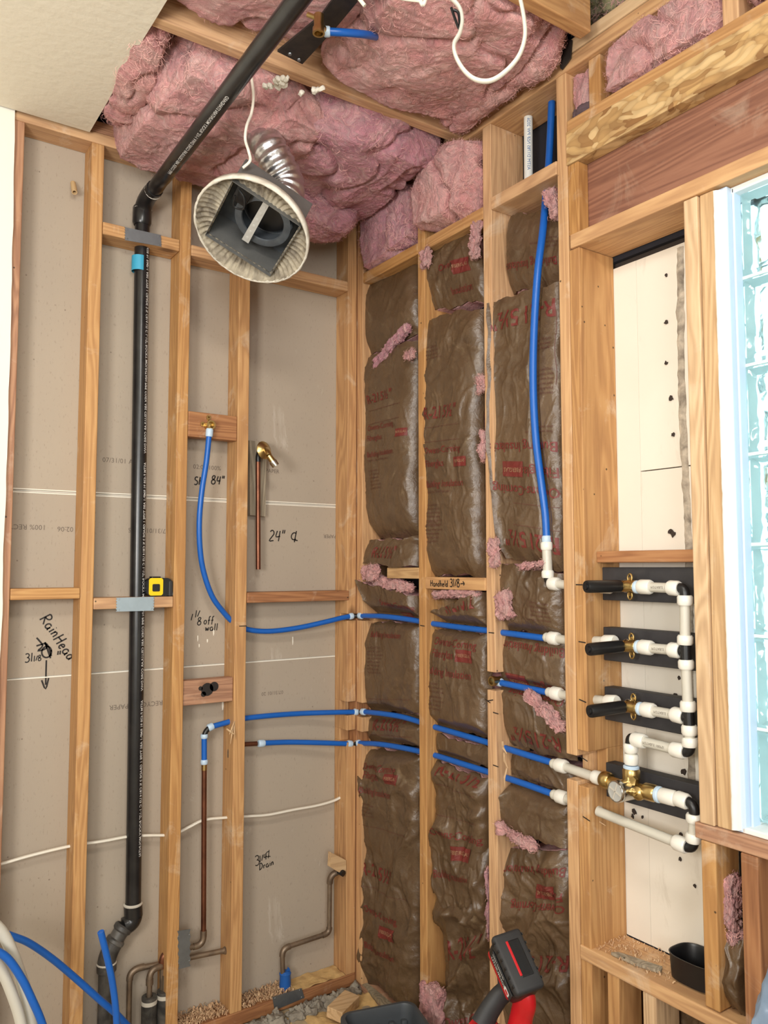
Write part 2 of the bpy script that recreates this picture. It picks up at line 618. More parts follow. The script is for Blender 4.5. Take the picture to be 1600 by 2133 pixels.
M_BINK = m_plain('blue_print', srgb(40, 92, 150), 0.6)
M_WHINK = m_plain('white_print', srgb(214, 214, 212), 0.6)
M_SHADOWGAP = m_plain('painted_gap_shade', srgb(60, 50, 44), 0.9)  # shade of foam gaps and holes put into a dark colour


def m_foam():
    m = NT('white_foam_board')
    v = m.coords(rand=False)
    n1 = m.noise(v, 2.5, 4, 0.3)
    c = m.mix(n1, srgb(226, 218, 204), srgb(240, 234, 222))
    st = m.n('ShaderNodeMapping')
    st.inputs['Scale'].default_value = (1, 1, 0.3)
    m.l(v, st.inputs['Vector'])
    n2 = m.noise(st.outputs[0], 9, 7, 0.8, 0.7)
    c = m.mix(m.math('MULTIPLY', m.ramp(n2, [(0.6, (0, 0, 0)), (0.78, (1, 1, 1))]), 0.4), c, srgb(168, 152, 132))
    m.col(c).set(Roughness=0.8)
    m.bump(m.noise(v, 60, 3), 0.12, 0.003)
    return m.m


M_FOAM = m_foam()
M_FOAMGOUGE = m_plain('gouged_foam', srgb(206, 194, 176), 0.95, var=0.85, vscale=26, var_c=srgb(84, 74, 66), bump=0.9, bscale=70)


def m_osb():
    m = NT('strand_board')
    v = m.coords((1, 0.42, 1))
    vo = m.n('ShaderNodeTexVoronoi', Scale=62.0)
    wv = m.n('ShaderNodeVectorMath', operation='ADD')
    nz = m.n('ShaderNodeTexNoise', Scale=12.0)
    m.l(v, nz.inputs['Vector'])
    m.l(v, wv.inputs[0])
    sc = m.n('ShaderNodeVectorMath', operation='SCALE')
    m.l(nz.outputs['Color'], sc.inputs[0])
    sc.inputs['Scale'].default_value = 0.10
    m.l(sc.outputs[0], wv.inputs[1])
    m.l(wv.outputs[0], vo.inputs['Vector'])
    sp = m.n('ShaderNodeSeparateColor')
    m.l(vo.outputs['Color'], sp.inputs[0])
    c = m.ramp(sp.outputs[0], [(0.0, srgb(150, 108, 64)), (0.4, srgb(202, 164, 108)), (0.75, srgb(222, 190, 138)), (1.0, srgb(186, 144, 90))])
    e = m.ramp(vo.outputs['Distance'], [(0.35, (0, 0, 0)), (0.8, (1, 1, 1))])
    c = m.mix(m.math('MULTIPLY', e, 0.4), c, srgb(112, 78, 46))
    m.col(c).set(Roughness=0.75)
    m.bump(sp.outputs[0], 0.5, 0.004)
    return m.m


M_OSB = m_osb()


def m_glass():
    m = NT('glass_block_glass')
    m.col((0.66, 0.96, 0.97, 1))
    m.set(Roughness=0.12, IOR=1.45, Transmission_Weight=1.0)
    v = m.coords()
    wv = m.noise(v, 9, 2, 0.9)
    m.bump(wv, 0.6, 0.03)
    return m.m


M_GLASS = m_glass()


# ------------------------------------------------------------------ lumber
def board(name, x0, x1, y0, y1, z0, z1, parent, kind=None, mats=None, b=0.003, label=None):
    """one piece of sawn lumber; the grain runs along its longest side"""
    d = [abs(x1 - x0), abs(y1 - y0), abs(z1 - z0)]
    ax = 'xyz'[d.index(max(d))]
    mb = MB().bevel_box(x0, x1, y0, y1, z0, z1, b)
    return part(name, mb, (mats or WOOD)[ax], parent, smooth=False, label=label)


def notched_stud(name, pieces, parent, mats=None, label=None):
    mb = MB()
    for p in pieces:
        mb.bevel_box(*p, 0.0025, 2)
    return part(name, mb, (mats or WOOD)['z'], parent, label=label)


TOPZ = 2.963
# ---- floor
floor = structure('floor')
mb = MB()
gx, gy = np.meshgrid(np.linspace(-1.3, 0.02, 70), np.linspace(-1.35, 0.02, 70), indexing='ij')
pp = np.stack([gx.ravel() * 5, gy.ravel() * 5, gx.ravel() * 0], 1)
hz = 0.028 + 0.006 * fbm(pp, 3, 4)
mb.grid(np.stack([gx, gy, hz.reshape(gx.shape)], -1))
part('slab', mb, M_CONC, floor, smooth='all')
part('slab', MB().box(-5.5, 0.16, -6.5, 0.1, -0.12, 0.01), M_CONC, floor)

# ---- left wall (studs 0 .. 0.089 deep, gypsum board behind)
wl = structure('wall_left')
yB = 0.0895
board('bottom_plate', -1.9, 0.0, 0.0, 0.089, 0.034, 0.078, wl, mats=REDW)
board('top_plate', -1.9, 0.0, -0.001, 0.089, 2.9, 2.936, wl)
board('top_plate', -1.9, 0.0, 0.0, 0.089, 2.937, 2.975, wl, mats=REDW)
board('stud', -1.234, -1.197, 0.0, 0.089, 0.078, 2.9, wl, mats=REDW)
board('stud', -0.999, -0.960, 0.0, 0.089, 0.078, 2.9, wl)
board('stud', -0.706, -0.667, 0.0, 0.089, 0.078, 2.9, wl)
board('stud', -0.489, -0.447, 0.0, 0.089, 0.078, 2.9, wl)
# corner stud with the three pipe notches cut in its right front edge
nz = [(1.352, 1.376), (1.003, 1.052), (0.905, 0.948)]
pc = []
zlo = 0.078
for a, b in sorted(nz):
    pc.append((-0.04, -0.001, 0.0, 0.089, zlo, a))
    pc.append((-0.04, -0.001, 0.05, 0.089, a - 0.001, b + 0.001))
    zlo = b
pc.append((-0.04, -0.001, 0.0, 0.089, zlo, 2.9))
notched_stud('corner_stud', pc, wl)
board('blocking', -0.959, -0.707, -0.001, 0.088, 2.609, 2.649, wl)
board('blocking', -0.666, -0.041, -0.001, 0.088, 2.604, 2.642, wl)
board('blocking', -1.196, -1.0, -0.001, 0.088, 1.454, 1.487, wl)
board('blocking', -0.959, -0.707, -0.001, 0.088, 1.42, 1.455, wl)
board('blocking', -0.446, -0.034, -0.004, 0.088, 1.427, 1.463, wl, mats=REDW, label='block smeared with white plaster')
board('backing_block', -0.666, -0.49, 0.001, 0.039, 1.986, 2.072, wl, mats=REDW)
board('backing_block', -0.666, -0.49, 0.008, 0.046, 1.097, 1.178, wl, mats=REDW, label='backing block scorched black by a torch')
# scorch mark on the burnt block
mb = MB()
for cx, cy, r, sx in ((432, 1436, 0.017, 1.25), (424, 1446, 0.011, 0.8), (446, 1430, 0.012, 1.3), (418, 1434, 0.009, 0.8)):
    c = onA(cx, cy, 0.0065)
    mb.lathe(c, (0, 1, 0), [(-0.0006, 0.0), (-0.0006, r * sx), (0.001, r * sx)], 18)
part('scorch_mark', mb, M_MARK, wl)
# gypsum sheets with white taped joints
for z0, z1 in ((0.03, 1.2135), (1.2165, 1.783), (1.787, 2.99)):
    part('gypsum_board', MB().box(-2.0, 0.142, yB, yB + 0.0127, z0, z1), M_GYP, wl)
part('gypsum_board', MB().box(-2.0, 0.0, yB + 0.006, yB + 0.02, 0.0, 3.0), M_PAINT, wl, label='white edge seen in the joints')
mb = MB()
mb.box(-1.2, 0.0, yB - 0.0012, yB + 0.001, 1.7885, 1.7915)
mb.box(-1.2, 0.0, yB - 0.0012, yB + 0.001, 1.778, 1.781)
mb.box(-1.2, 0.0, yB - 0.0012, yB + 0.001, 1.211, 1.2145)
part('paper_edge', mb, M_PAINT, wl, label='white bound paper edges along the board joints')
# painted drywall still standing on the left
mb = MB()
zz = np.linspace(0.0, 2.925, 90)
edge = -1.219 + 0.003 * fbm(np.stack([zz * 6, zz * 0, zz * 0], 1), 5, 3) - np.clip((zz - 2.2) * 0.012, 0, 1)
for k in range(len(zz) - 1):
    mb.add([(-2.1, -0.0135, zz[k]), (edge[k], -0.0135, zz[k]), (edge[k + 1], -0.0135, zz[k + 1]), (-2.1, -0.0135, zz[k + 1]),
            (edge[k], -0.0008, zz[k]), (edge[k + 1], -0.0008, zz[k + 1])], [(0, 1, 2, 3), (1, 4, 5, 2)])
part('painted_drywall', mb, M_PAINT, wl)

# ---- right wall (2x6 studs, 0 .. 0.14 deep)
wr = structure('wall_right')
D = 0.139
board('bottom_plate', 0.0, D, -2.3, 0.0, 0.01, 0.05, wr, mats=REDW)
board('top_plate', -0.001, D, -2.3, 0.09, 2.922, 2.962, wr)
board('top_plate', -0.003, D, -2.3, 0.09, 2.964, 3.003, wr, mats=PALE)
nzB = [(1.352, 1.376), (0.998, 1.05), (0.9, 0.945)]
pc = []
zlo = 0.05
for a, b in sorted(nzB):
    pc.append((0.0, D, -0.041, -0.003, zlo, a))
    pc.append((0.055, D, -0.041, -0.003, a - 0.001, b + 0.001))
    zlo = b
pc.append((0.0, D, -0.041, -0.003, zlo, 2.922))
notched_stud('corner_stud', pc, wr)
board('corner_backer', 0.002, D, 0.0, 0.088, 0.05, 2.92, wr, mats=REDW)
board('stud', 0.0, D, -0.429, -0.390, 0.05, 2.922, wr)
# third stud, notched at the hand shower outlet
notched_stud('stud', [(0.0, D, -0.767, -0.729, 0.05, 1.186), (0.058, D, -0.767, -0.729, 1.185, 1.240),
                      (0.0, D, -0.767, -0.729, 1.239, 2.922)], wr)
# king stud notched where the white feed pipe passes; jack stud in two pieces with the same gap
notched_stud('king_stud', [(0.0, D, -1.077, -1.040, 0.05, 0.992), (0.062, D, -1.077, -1.040, 0.991, 1.058),
                           (0.0, D, -1.077, -1.040, 1.057, 2.922)], wr)
notched_stud('jack_stud', [(0.0, D, -1.115, -1.079, 0.05, 0.984), (0.075, D, -1.115, -1.079, 0.983, 1.075),
                           (0.0, D, -1.115, -1.079, 1.074, 2.412)], wr)
board('blocking', 0.0, D, -0.389, -0.042, 2.632, 2.671, wr)
board('blocking', 0.0, D, -0.728, -0.43, 2.632, 2.671, wr)
board('blocking', -0.002, D, -1.039, -0.768, 2.645, 2.684, wr)
board('blocking', 0.001, 0.09, -0.389, -0.2, 1.511, 1.549, wr, mats=PALE)
board('blocking', -0.003, 0.088, -0.728, -0.43, 1.479, 1.518, wr)
# header: sill strip, strand board strip, timber, bottom plate
board('header_plate', -0.001, D, -2.3, -1.078, 2.747, 2.779, wr)
part('strand_board', MB().bevel_box(-0.004, 0.04, -2.3, -1.0775, 2.652, 2.7465, 0.002), M_OSB, wr)
part('header_timber', MB().bevel_box(0.041, 0.085, -2.3, -1.082, 2.453, 2.746, 0.002), DARKTIMBER, wr)
board('header_cripple', 0.0, 0.04, -1.116, -1.0785, 2.453, 2.651, wr)
board('header_plate', -0.006, D, -2.3, -1.088, 2.413, 2.452, wr)
for y in (-1.187, -1.582, -1.98):
    board('pony_stud', 0.012, D, y, y + 0.04, 2.78, 2.921, wr)
# window jamb studs, sill, cripples
board('jamb_stud', -0.002, D, -1.474, -1.437, 0.98, 2.412, wr, mats=PALE)
board('jamb_stud', 0.004, D, -1.514, -1.476, 0.98, 2.412, wr, mats=PALE)
board('window_sill_plate', -0.002, D, -2.3, -1.424, 0.944, 0.979, wr, mats=REDW)
board('cripple_stud', -0.001, 0.088, -1.474, -1.438, 0.586, 0.943, wr)
board('cripple_stud', -0.001, 0.088, -1.572, -1.533, 0.06, 0.943, wr, mats=REDW)
board('cripple_stud', -0.001, 0.088, -1.97, -1.93, 0.06, 0.943, wr, mats=REDW)
board('niche_sill_plate', -0.004, D, -1.532, -1.08, 0.548, 0.583, wr)
board('cripple_stud', 0.001, 0.088, -1.199, -1.163, 0.05, 0.547, wr)
board('cripple_stud', 0.0, 0.088, -1.308, -1.27, 0.05, 0.547, wr, mats=PALE)
# sheathing behind the bays and the white foam board of the niche
part('sheathing', MB().box(D + 0.003, D + 0.016, -1.09, 0.12, 0.0, 3.02), M_DARK, wr)
part('sheathing', MB().box(D + 0.003, D + 0.016, -2.3, -1.09, 2.4, 3.02), M_DARK, wr)
part('sheathing', MB().box(D + 0.003, D + 0.016, -2.3, -1.09, 0.0, 0.584), M_DARK, wr)
part('sheathing', MB().box(D + 0.003, D + 0.016, -2.3, -1.43, 0.584, 0.95), M_DARK, wr)
part('foam_board', MB().box(D + 0.001, D + 0.03, -1.1895, -1.09, 0.585, 2.38), M_FOAM, wr)
part('foam_board', MB().box(D + 0.0015, D + 0.03, -1.44, -1.19, 0.585, 1.803), M_FOAM, wr)
part('foam_board', MB().box(D + 0.0015, D + 0.03, -1.44, -1.19, 1.806, 2.38), M_FOAM, wr)
part('foam_board', MB().box(D + 0.02, D + 0.035, -1.44, -1.09, 0.585, 2.43), M_SHADOWGAP, wr, label='dark sheet painted as the shade behind the foam joints')  # dark sheet added for the shade in the open joints
# ragged vertical gouge down the foam joint
mb = MB()
g = np.zeros((170, 14, 3))
for i, z in enumerate(np.linspace(0.9, 2.37, 170)):
    c = -1.3285 + 0.004 * math.sin(z * 7)
    n = fbm(np.array([[z * 14, 2.2, 0.4], [z * 17, 9.2, 0.4]]), 8, 4)
    wl_, wr_ = 0.012 + 0.008 * abs(n[0]), 0.006 + 0.004 * abs(n[1])
    ys = np.linspace(c + wl_, c - wr_, 14)
    t = np.linspace(-1, 1, 14)
    d = D - 0.0008 - 0.0025 * (1 - t ** 2) * (1 + 0.8 * fbm(np.stack([ys * 80, np.full(14, z * 60), ys * 0], 1), 4, 3))
    d[0] = d[-1] = D + 0.002
    g[i] = np.stack([d, ys, np.full(14, z)], 1)
mb.grid(g)
part('foam_gouge', mb, M_FOAMGOUGE, wr, smooth='all')
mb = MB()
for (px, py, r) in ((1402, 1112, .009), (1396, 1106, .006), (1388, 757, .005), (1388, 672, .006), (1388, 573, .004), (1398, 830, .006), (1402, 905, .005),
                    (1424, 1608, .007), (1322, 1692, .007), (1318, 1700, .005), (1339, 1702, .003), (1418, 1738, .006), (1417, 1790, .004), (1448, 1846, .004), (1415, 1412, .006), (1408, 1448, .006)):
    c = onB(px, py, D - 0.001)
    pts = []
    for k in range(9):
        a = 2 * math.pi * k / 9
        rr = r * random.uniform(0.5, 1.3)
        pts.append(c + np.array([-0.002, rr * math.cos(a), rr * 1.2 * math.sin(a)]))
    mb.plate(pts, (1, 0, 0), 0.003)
part('foam_hole_shade', mb, M_SHADOWGAP, wr)  # dark patches painted as the shade inside small holes

# ---- the rest of the bathroom round the camera, plain painted walls
wk = structure('wall_back')
part('drywall', MB().box(-4.6, 0.15, -5.02, -5.0, 0.0, 3.2), M_PAINT, wk)
ws = structure('wall_side')
part('drywall', MB().box(-4.62, -4.6, -5.02, 0.1, 0.0, 3.2), M_PAINT, ws)
part('drywall', MB().box(-4.6, -2.0, 0.09, 0.11, 0.0, 3.2), M_PAINT, wl)
part('drywall', MB().box(-0.013, 0.0, -5.0, -2.43, 0.0, 3.2), M_PAINT, wr)

# ---- ceiling: drywall left standing, joists, dark deck added to block sky light
ce = structure('ceiling')
mb = MB()
xs = np.linspace(-5.0, -1.012, 60)
ys = np.linspace(-6.0, -0.02, 60)
gx, gy = np.meshgrid(xs, ys, indexing='ij')
ed = -1.012 + 0.004 * fbm(np.stack([ys * 7, ys * 0, ys * 0], 1), 12, 3)
gx[-1] = ed
mb.grid(np.stack([gx, gy, np.full_like(gx, 2.918)], -1), flip=True)
mb.grid(np.stack([gx, gy, np.full_like(gx, 2.931)], -1))
for k in range(59):
    mb.add([(ed[k], ys[k], 2.918), (ed[k + 1], ys[k + 1], 2.918), (ed[k + 1], ys[k + 1], 2.931), (ed[k], ys[k], 2.931)], [(0, 1, 2, 3)])
part('drywall', mb, M_CEIL, ce)
board('joist', -4.5, -0.004, -0.637, -0.599, 2.932, 3.17, ce)
board('joist', -4.5, -0.06, -1.221, -1.183, 2.932, 3.17, ce)
board('joist', -4.5, -0.004, -1.835, -1.797, 2.932, 3.17, ce)
board('joist', -4.5, -0.004, -2.5, -2.46, 2.932, 3.17, ce)
part('light_block_deck', MB().box(-5.5, 1.2, -6.5, 0.4, 3.24, 3.26), M_DARK, ce)
part('light_block_deck', MB().box(-5.0, 0.2, 0.13, 0.15, 2.9, 3.24), M_DARK, ce)
part('house_wrap', MB().box(0.2, 0.21, -2.6, 0.15, 2.95, 3.24), M_WRAP, ce)


# ------------------------------------------------------------------ lettering
_fc = {}


def letters(s, size, bold=0.0, narrow=1.0):
    """flat outline lettering as (verts Nx2, faces); origin at the left end of the baseline"""
    key = (s, bold)
    if key not in _fc:
        cu = bpy.data.curves.new('t', 'FONT')
        cu.body = s
        cu.size = 1.0
        cu.offset = bold
        cu.resolution_u = 2
        ob = bpy.data.objects.new('t', cu)
        COL.objects.link(ob)
        bpy.context.view_layer.update()
        me = bpy.data.meshes.new_from_object(ob.evaluated_get(bpy.context.evaluated_depsgraph_get()))
        V = np.array([v.co[:2] for v in me.vertices]).reshape(-1, 2)
        Fs = [tuple(p.vertices) for p in me.polygons]
        bpy.data.objects.remove(ob)
        bpy.data.curves.remove(cu)
        bpy.data.meshes.remove(me)
        _fc[key] = (V, Fs)
    V, Fs = _fc[key]
    return V * size * np.array([narrow, 1.0]), Fs


def slice_mesh(V, Fs, step):
    """cut flat lettering into cells so it can follow a creased surface"""
    if len(V) == 0:
        return V, Fs
    bm = bmesh.new()
    vs = [bm.verts.new((a, b, 0)) for a, b in V]
    for f in Fs:
        try:
            bm.faces.new([vs[i] for i in f])
        except ValueError:
            pass
    lo, hi = V.min(0), V.max(0)
    for ax in (0, 1):
        for c in np.arange(math.ceil(lo[ax] / step) * step, hi[ax], step):
            no = (1, 0, 0) if ax == 0 else (0, 1, 0)
            co = (c, 0, 0) if ax == 0 else (0, c, 0)
            bmesh.ops.bisect_plane(bm, geom=bm.verts[:] + bm.edges[:] + bm.faces[:], plane_co=co, plane_no=no)
    bm.verts.index_update()
    V2 = np.array([v.co[:2] for v in bm.verts])
    F2 = [[v.index for v in f.verts] for f in bm.faces]
    bm.free()
    return V2, F2


# single-stroke marker hand: polylines in a unit box (x right, y up)
def arc(cx, cy, rx, ry, a0, a1, n=9):
    return [(cx + rx * math.cos(math.radians(a0 + (a1 - a0) * k / (n - 1))), cy + ry * math.sin(math.radians(a0 + (a1 - a0) * k / (n - 1)))) for k in range(n)]


HAND = {
    'R': (.6, [[(.05, 0), (.08, 1)], [(.08, 1)] + arc(.2, .76, .3, .24, 80, -85) + [(.1, .5), (.58, 0)]]),
    'a': (.5, [arc(.22, .25, .2, .25, 40, 380, 12) + [(.42, .0), (.48, .06)]]),
    'i': (.2, [[(.1, .5), (.1, 0)], [(.1, .7), (.12, .74)]]),
    'n': (.45, [[(.05, .5), (.05, 0)], [(.05, .3)] + arc(.2, .3, .14, .2, 160, 0) + [(.36, 0)]]),
    'H': (.65, [[(.08, 1), (.05, 0)], [(.55, 1), (.52, 0)], [(.06, .5), (.54, .53)]]),
    'e': (.45, [[(.05, .26), (.36, .3)] + arc(.2, .25, .17, .25, 15, 320, 10)]),
    'd': (.5, [arc(.2, .24, .17, .24, 20, 360, 12), [(.4, 1), (.39, .0)]]),
    '3': (.5, [arc(.2, .75, .22, .23, 140, -80) + arc(.2, .26, .26, .27, 85, -140)]),
    '1': (.22, [[(.1, 1), (.08, 0)]]),
    '/': (.3, [[(.02, .1), (.28, .95)]]),
    '8': (.5, [[(.38, .88)] + arc(.22, .76, .19, .22, 45, 250) + arc(.22, .25, .23, .26, 60, -270, 14) + [(.4, .9)]]),
    'S': (.5, [arc(.25, .76, .2, .22, 40, 250) + arc(.22, .25, .22, .27, 80, -140)]),
    '4': (.5, [[(.12, .95), (.04, .42), (.46, .46)], [(.4, .95), (.34, 0)]]),
    '2': (.5, [arc(.22, .72, .2, .26, 150, -35) + [(.03, .03), (.46, .06)]]),
    '"': (.35, [[(.08, 1.05), (.05, .72)], [(.26, 1.05), (.23, .72)]]),
    'C': (.45, [arc(.28, .48, .24, .46, 55, 310, 12), [(.18, 1.05), (.3, -.12)]]),
    'L': (.35, [[(.08, .8), (.05, .02), (.34, .06)]]),
    'o': (.42, [arc(.2, .25, .17, .25, 90, 450, 12)]),
    'f': (.35, [arc(.28, .8, .13, .18, 60, 180) + [(.13, -.1)], [(.0, .45), (.3, .5)]]),
    'w': (.6, [[(.03, .5), (.14, 0), (.27, .4), (.4, 0), (.54, .5)]]),
    'l': (.2, [[(.1, 1), (.1, 0)]]),
    'D': (.6, [[(.1, 1), (.08, 0)] + arc(.1, .5, .44, .5, -85, 88, 10)]),
    'r': (.35, [[(.06, .5), (.06, 0)], [(.06, .3), (.16, .47), (.32, .46)]]),
    'h': (.45, [[(.06, 1), (.05, 0)], [(.05, .3)] + arc(.2, .3, .14, .2, 160, 0) + [(.36, 0)]]),
    '¢': (.85, [arc(.36, .5, .32, .36, 50, 315, 12), [(.56, 1.05), (.46, -.12)], [(.46, .12), (.82, .06)]]),
    ' ': (.3, []),
    '.': (.2, [[(.08, 0), (.1, .04)]]),
    '>': (.9, [[(.05, .4), (.75, .45)], [(.5, .7), (.78, .45), (.62, .2)]]),
}


def hand(s, size):
    x, out = 0.0, []
    for ch in s:
        w, st = HAND[ch]
        for pl in st:
            out.append([((x + a) * size, b * size) for a, b in pl])
        x += w + 0.12
    return out


def strokes_to_ribbons(mb, strokes, origin, ux, uy, nrm, width, lift=0.0007):
    """flat marker lines on a plane: origin + a*ux + b*uy, lifted along nrm"""
    O, ux, uy, nrm = (np.asarray(a, float) for a in (origin, ux, uy, nrm))
    for pl in strokes:
        P = [O + ux * a + uy * b for a, b in pl]
        if len(P) > 2:
            P = list(spline(P, 3))
        P = np.array(P)
        T = np.gradient(P, axis=0)
        T /= np.linalg.norm(T, axis=1)[:, None] + 1e-9
        S = np.cross(T, nrm)
        w = width * 0.5
        V = np.concatenate([P + S * w + nrm * lift, P - S * w + nrm * lift])
        m = len(P)
        F = [(k, k + 1, m + k + 1, m + k) for k in range(m - 1)]
        mb.add(V, F)


def write_hand(s, size, px, py, parent, plane_y=0.0895, rot=0.0, width=0.0045, shear=0.12, name='handwriting', mb=None):
    o = onA(px, py, plane_y)
    c, sn = math.cos(rot), math.sin(rot)
    ux = np.array([c, 0, sn])
    uy = np.array([-sn, 0, c]) + ux * shear
    m = mb or MB()
    strokes_to_ribbons(m, hand(s, size), o, ux, uy, (0, -1, 0), width)
    if mb is None:
        return part(name, m, M_MARK, parent)


def stamp(s, size, px, py, parent, plane_y=0.0895, flip='', mat=None, name='stamped_print', mb=None, narrow=1.0, rot=0.0):
    """machine print on the gypsum paper; flip 'r' = turned upside down, 'm' = mirrored"""
    V, Fs = letters(s, size, 0.0, narrow)
    if 'r' in flip: V = -V
    if 'm' in flip: V = V * np.array([-1, 1])
    o = onA(px, py, plane_y)
    c, sn = math.cos(rot), math.sin(rot)
    P = np.stack([o[0] + V[:, 0] * c - V[:, 1] * sn, np.full(len(V), plane_y - 0.0006), o[2] + V[:, 1] * c + V[:, 0] * sn], 1)
    m = mb or MB()
    m.add(P, Fs)
    if mb is None:
        return part(name, m, mat or M_STAMP, parent)


# marker notes on the left wall
mk = MB()
write_hand('SH', .027, 404, 1009, wl, mb=mk)
write_hand('84"', .03, 440, 1008, wl, mb=mk)
write_hand('24"', .04, 560, 1127, wl, mb=mk)
write_hand('¢', .036, 605, 1127, wl, mb=mk)
write_hand('1', .022, 397, 1292, wl, mb=mk, rot=-.1, width=.0035)
write_hand('1/', .024, 406, 1286, wl, mb=mk, width=.0035)
write_hand('8', .026, 411, 1302, wl, mb=mk, width=.0035)
write_hand('off', .026, 424, 1300, wl, mb=mk, width=.0035)
write_hand('wall', .024, 427, 1314, wl, mb=mk, width=.0035)
write_hand('3', .034, 532, 1804, wl, mb=mk, rot=.2, width=.0035)
write_hand('1/4', .022, 541, 1796, wl, mb=mk, rot=.2, width=.0035)
write_hand('¢', .024, 553, 1788, wl, mb=mk, rot=.1, width=.003)
write_hand('Drain', .022, 540, 1812, wl, mb=mk, rot=.12, width=.0035)
write_hand('Rain', .034, 82, 1290, wl, mb=mk, rot=-.95, width=.0045)
write_hand('Head', .034, 110, 1332, wl, mb=mk, rot=-.95, width=.0045)
write_hand('31', .026, 52, 1380, wl, mb=mk, rot=.1, width=.0035)
write_hand('1/8', .017, 70, 1378, wl, mb=mk, rot=.1, width=.003)
write_hand('"', .036, 118, 1382, wl, mb=mk, rot=.1)
o = onA(97, 1358, .0895)
sc_ = [arc(0, 0, .014, .017, 0, 380, 14), [(-.03, .045), (-.012, .02), (-.026, .005), (.0, .012), (-.006, .03), (.012, -.02)], [(0, -.025), (0, -.1)],
       [(-.012, -.085), (0, -.112), (.008, -.08)], [(-.03, .02), (.0, .024), (.014, -.014)]]
strokes_to_ribbons(mk, sc_, o, (1, 0, 0), (0, 0, 1), (0, -1, 0), .005)
part('marker_note', mk, M_MARK, wl)
# grey machine stamps on the gypsum paper
st = MB()
stamp('100% RECYCLED', .022, 96, 1094, wl, flip='r', mb=st)
stamp('02:06', .022, 153, 1098, wl, flip='r', mb=st)
stamp('07/31/01 AMES', .022, 213, 962, wl, flip='', mb=st)
stamp('02:06 100%', .022, 402, 976, wl, flip='', mb=st)
stamp('PAPER', .02, 700, 1114, wl, flip='r', mb=st)
stamp('07/31/01 AMES', .022, 352, 1102, wl, flip='r', mb=st)
stamp('RECYCLED PAPER', .022, 339, 1459, wl, flip='r', mb=st)
stamp('07/31/01 20', .018, 590, 1438, wl, flip='r', mb=st)
stamp('PAPER', .02, 553, 984, wl, flip='', mb=st)
part('stamped_print', st, M_STAMP, wl)
# white plaster drips on the gypsum paper
mb = MB()
for (px, py, l, w) in ((464, 1470, .03, .006), (610, 1335, .03, .004), (432, 1335, .012, .004), (445, 1318, .02, .004), (412, 1330, .02, .003), (415, 1345, .012, .003)):
    c = onA(px, py, .0885)
    mb.plate([c + np.array(p) for p in ((-w / 2, 0, l / 2), (w / 2, 0, l / 2), (w * .6, 0, -.1 * l), (w * .15, 0, -l / 2), (-w * .2, 0, -l / 2), (-w * .5, 0, 0))], (0, 1, 0), .0008)
part('plaster_drip', mb, M_PAINT, wl)
# note on the blocking of the right wall, and tick marks
hb = MB()
oo = onB(897, 1221, -.0035)
strokes_to_ribbons(hb, hand('Handheld', .02), oo, (0, -1, 0), (0, 0.0, 1.0), (-1, 0, 0), .003)
oo = onB(938, 1222, -.0035)
strokes_to_ribbons(hb, hand('31/8>', .025), oo, (0, -1, 0), (0, 0, 1), (-1, 0, 0), .0035)
for (px, py, a) in ((1016, 1457, .7), (1022, 1461, -.5), (1024, 1318, 0), (1033, 1485, 0.1), (1033, 1595, .1), (1207, 1218, 0.0), (1213, 1337, .1), (1214, 1458, .4), (1217, 1578, .6), (1222, 1703, .5), (880, 1303, 0.1)):
    oo = onB(px, py, -.0006)
    l = .012 if px not in (1470,) else .018
    strokes_to_ribbons(hb, [[(-l, 0), (l, -l * a)]], oo, (0, -1, 0), (0, 0, 1), (-1, 0, 0), .003)
part('marker_note', hb, M_MARK, wr)
mk = MB()
oo = onA(506, 1304, -.0006)
strokes_to_ribbons(mk, [[(-.014, 0), (.014, 0)]], oo, (1, 0, 0), (0, 0, 1), (0, -1, 0), .003)
part('marker_note', mk, M_MARK, wl)


# ------------------------------------------------------------------ insulation
def resample(pts, n):
    P = np.asarray(pts, float)
    s = np.concatenate([[0], np.cumsum(np.linalg.norm(np.diff(P, axis=0), axis=1))])
    t = np.linspace(0, s[-1], n)
    return np.stack([np.interp(t, s, P[:, k]) for k in range(P.shape[1])], 1)


# runs of the blue pipes across the right wall (picture coordinates, depth): the paper tucks in behind them
PIPE_RUNS = [([(755, 1282), (800, 1284), (850, 1290), (895, 1298), (960, 1307), (1020, 1314), (1080, 1322), (1164, 1332)], .03),
             ([(760, 1482.5), (800, 1487), (845, 1495), (905, 1514), (960, 1530), (1020, 1548), (1080, 1567), (1180, 1598)], .036),
             ([(744, 1548), (790, 1550), (845, 1559), (905, 1573), (960, 1590), (1020, 1609), (1090, 1632), (1181, 1664)], .036),
             ([(1038, 1421), (1090, 1432), (1170, 1447)], .03),
             ([(1138, 400), (1131, 480), (1121, 560), (1114.5, 650), (1111, 740), (1111.5, 830), (1117, 920), (1127, 1000), (1136, 1070), (1140, 1130), (1142, 1216), (1165, 1217)], .012)]
PIPE_PTS = np.concatenate([run for run in
                           [np.stack([np.interp(np.linspace(0, 1, 160), np.linspace(0, 1, len(r)), [onB(a, b, x)[k] for a, b in r]) for k in range(3)], 1) for r, x in PIPE_RUNS]])


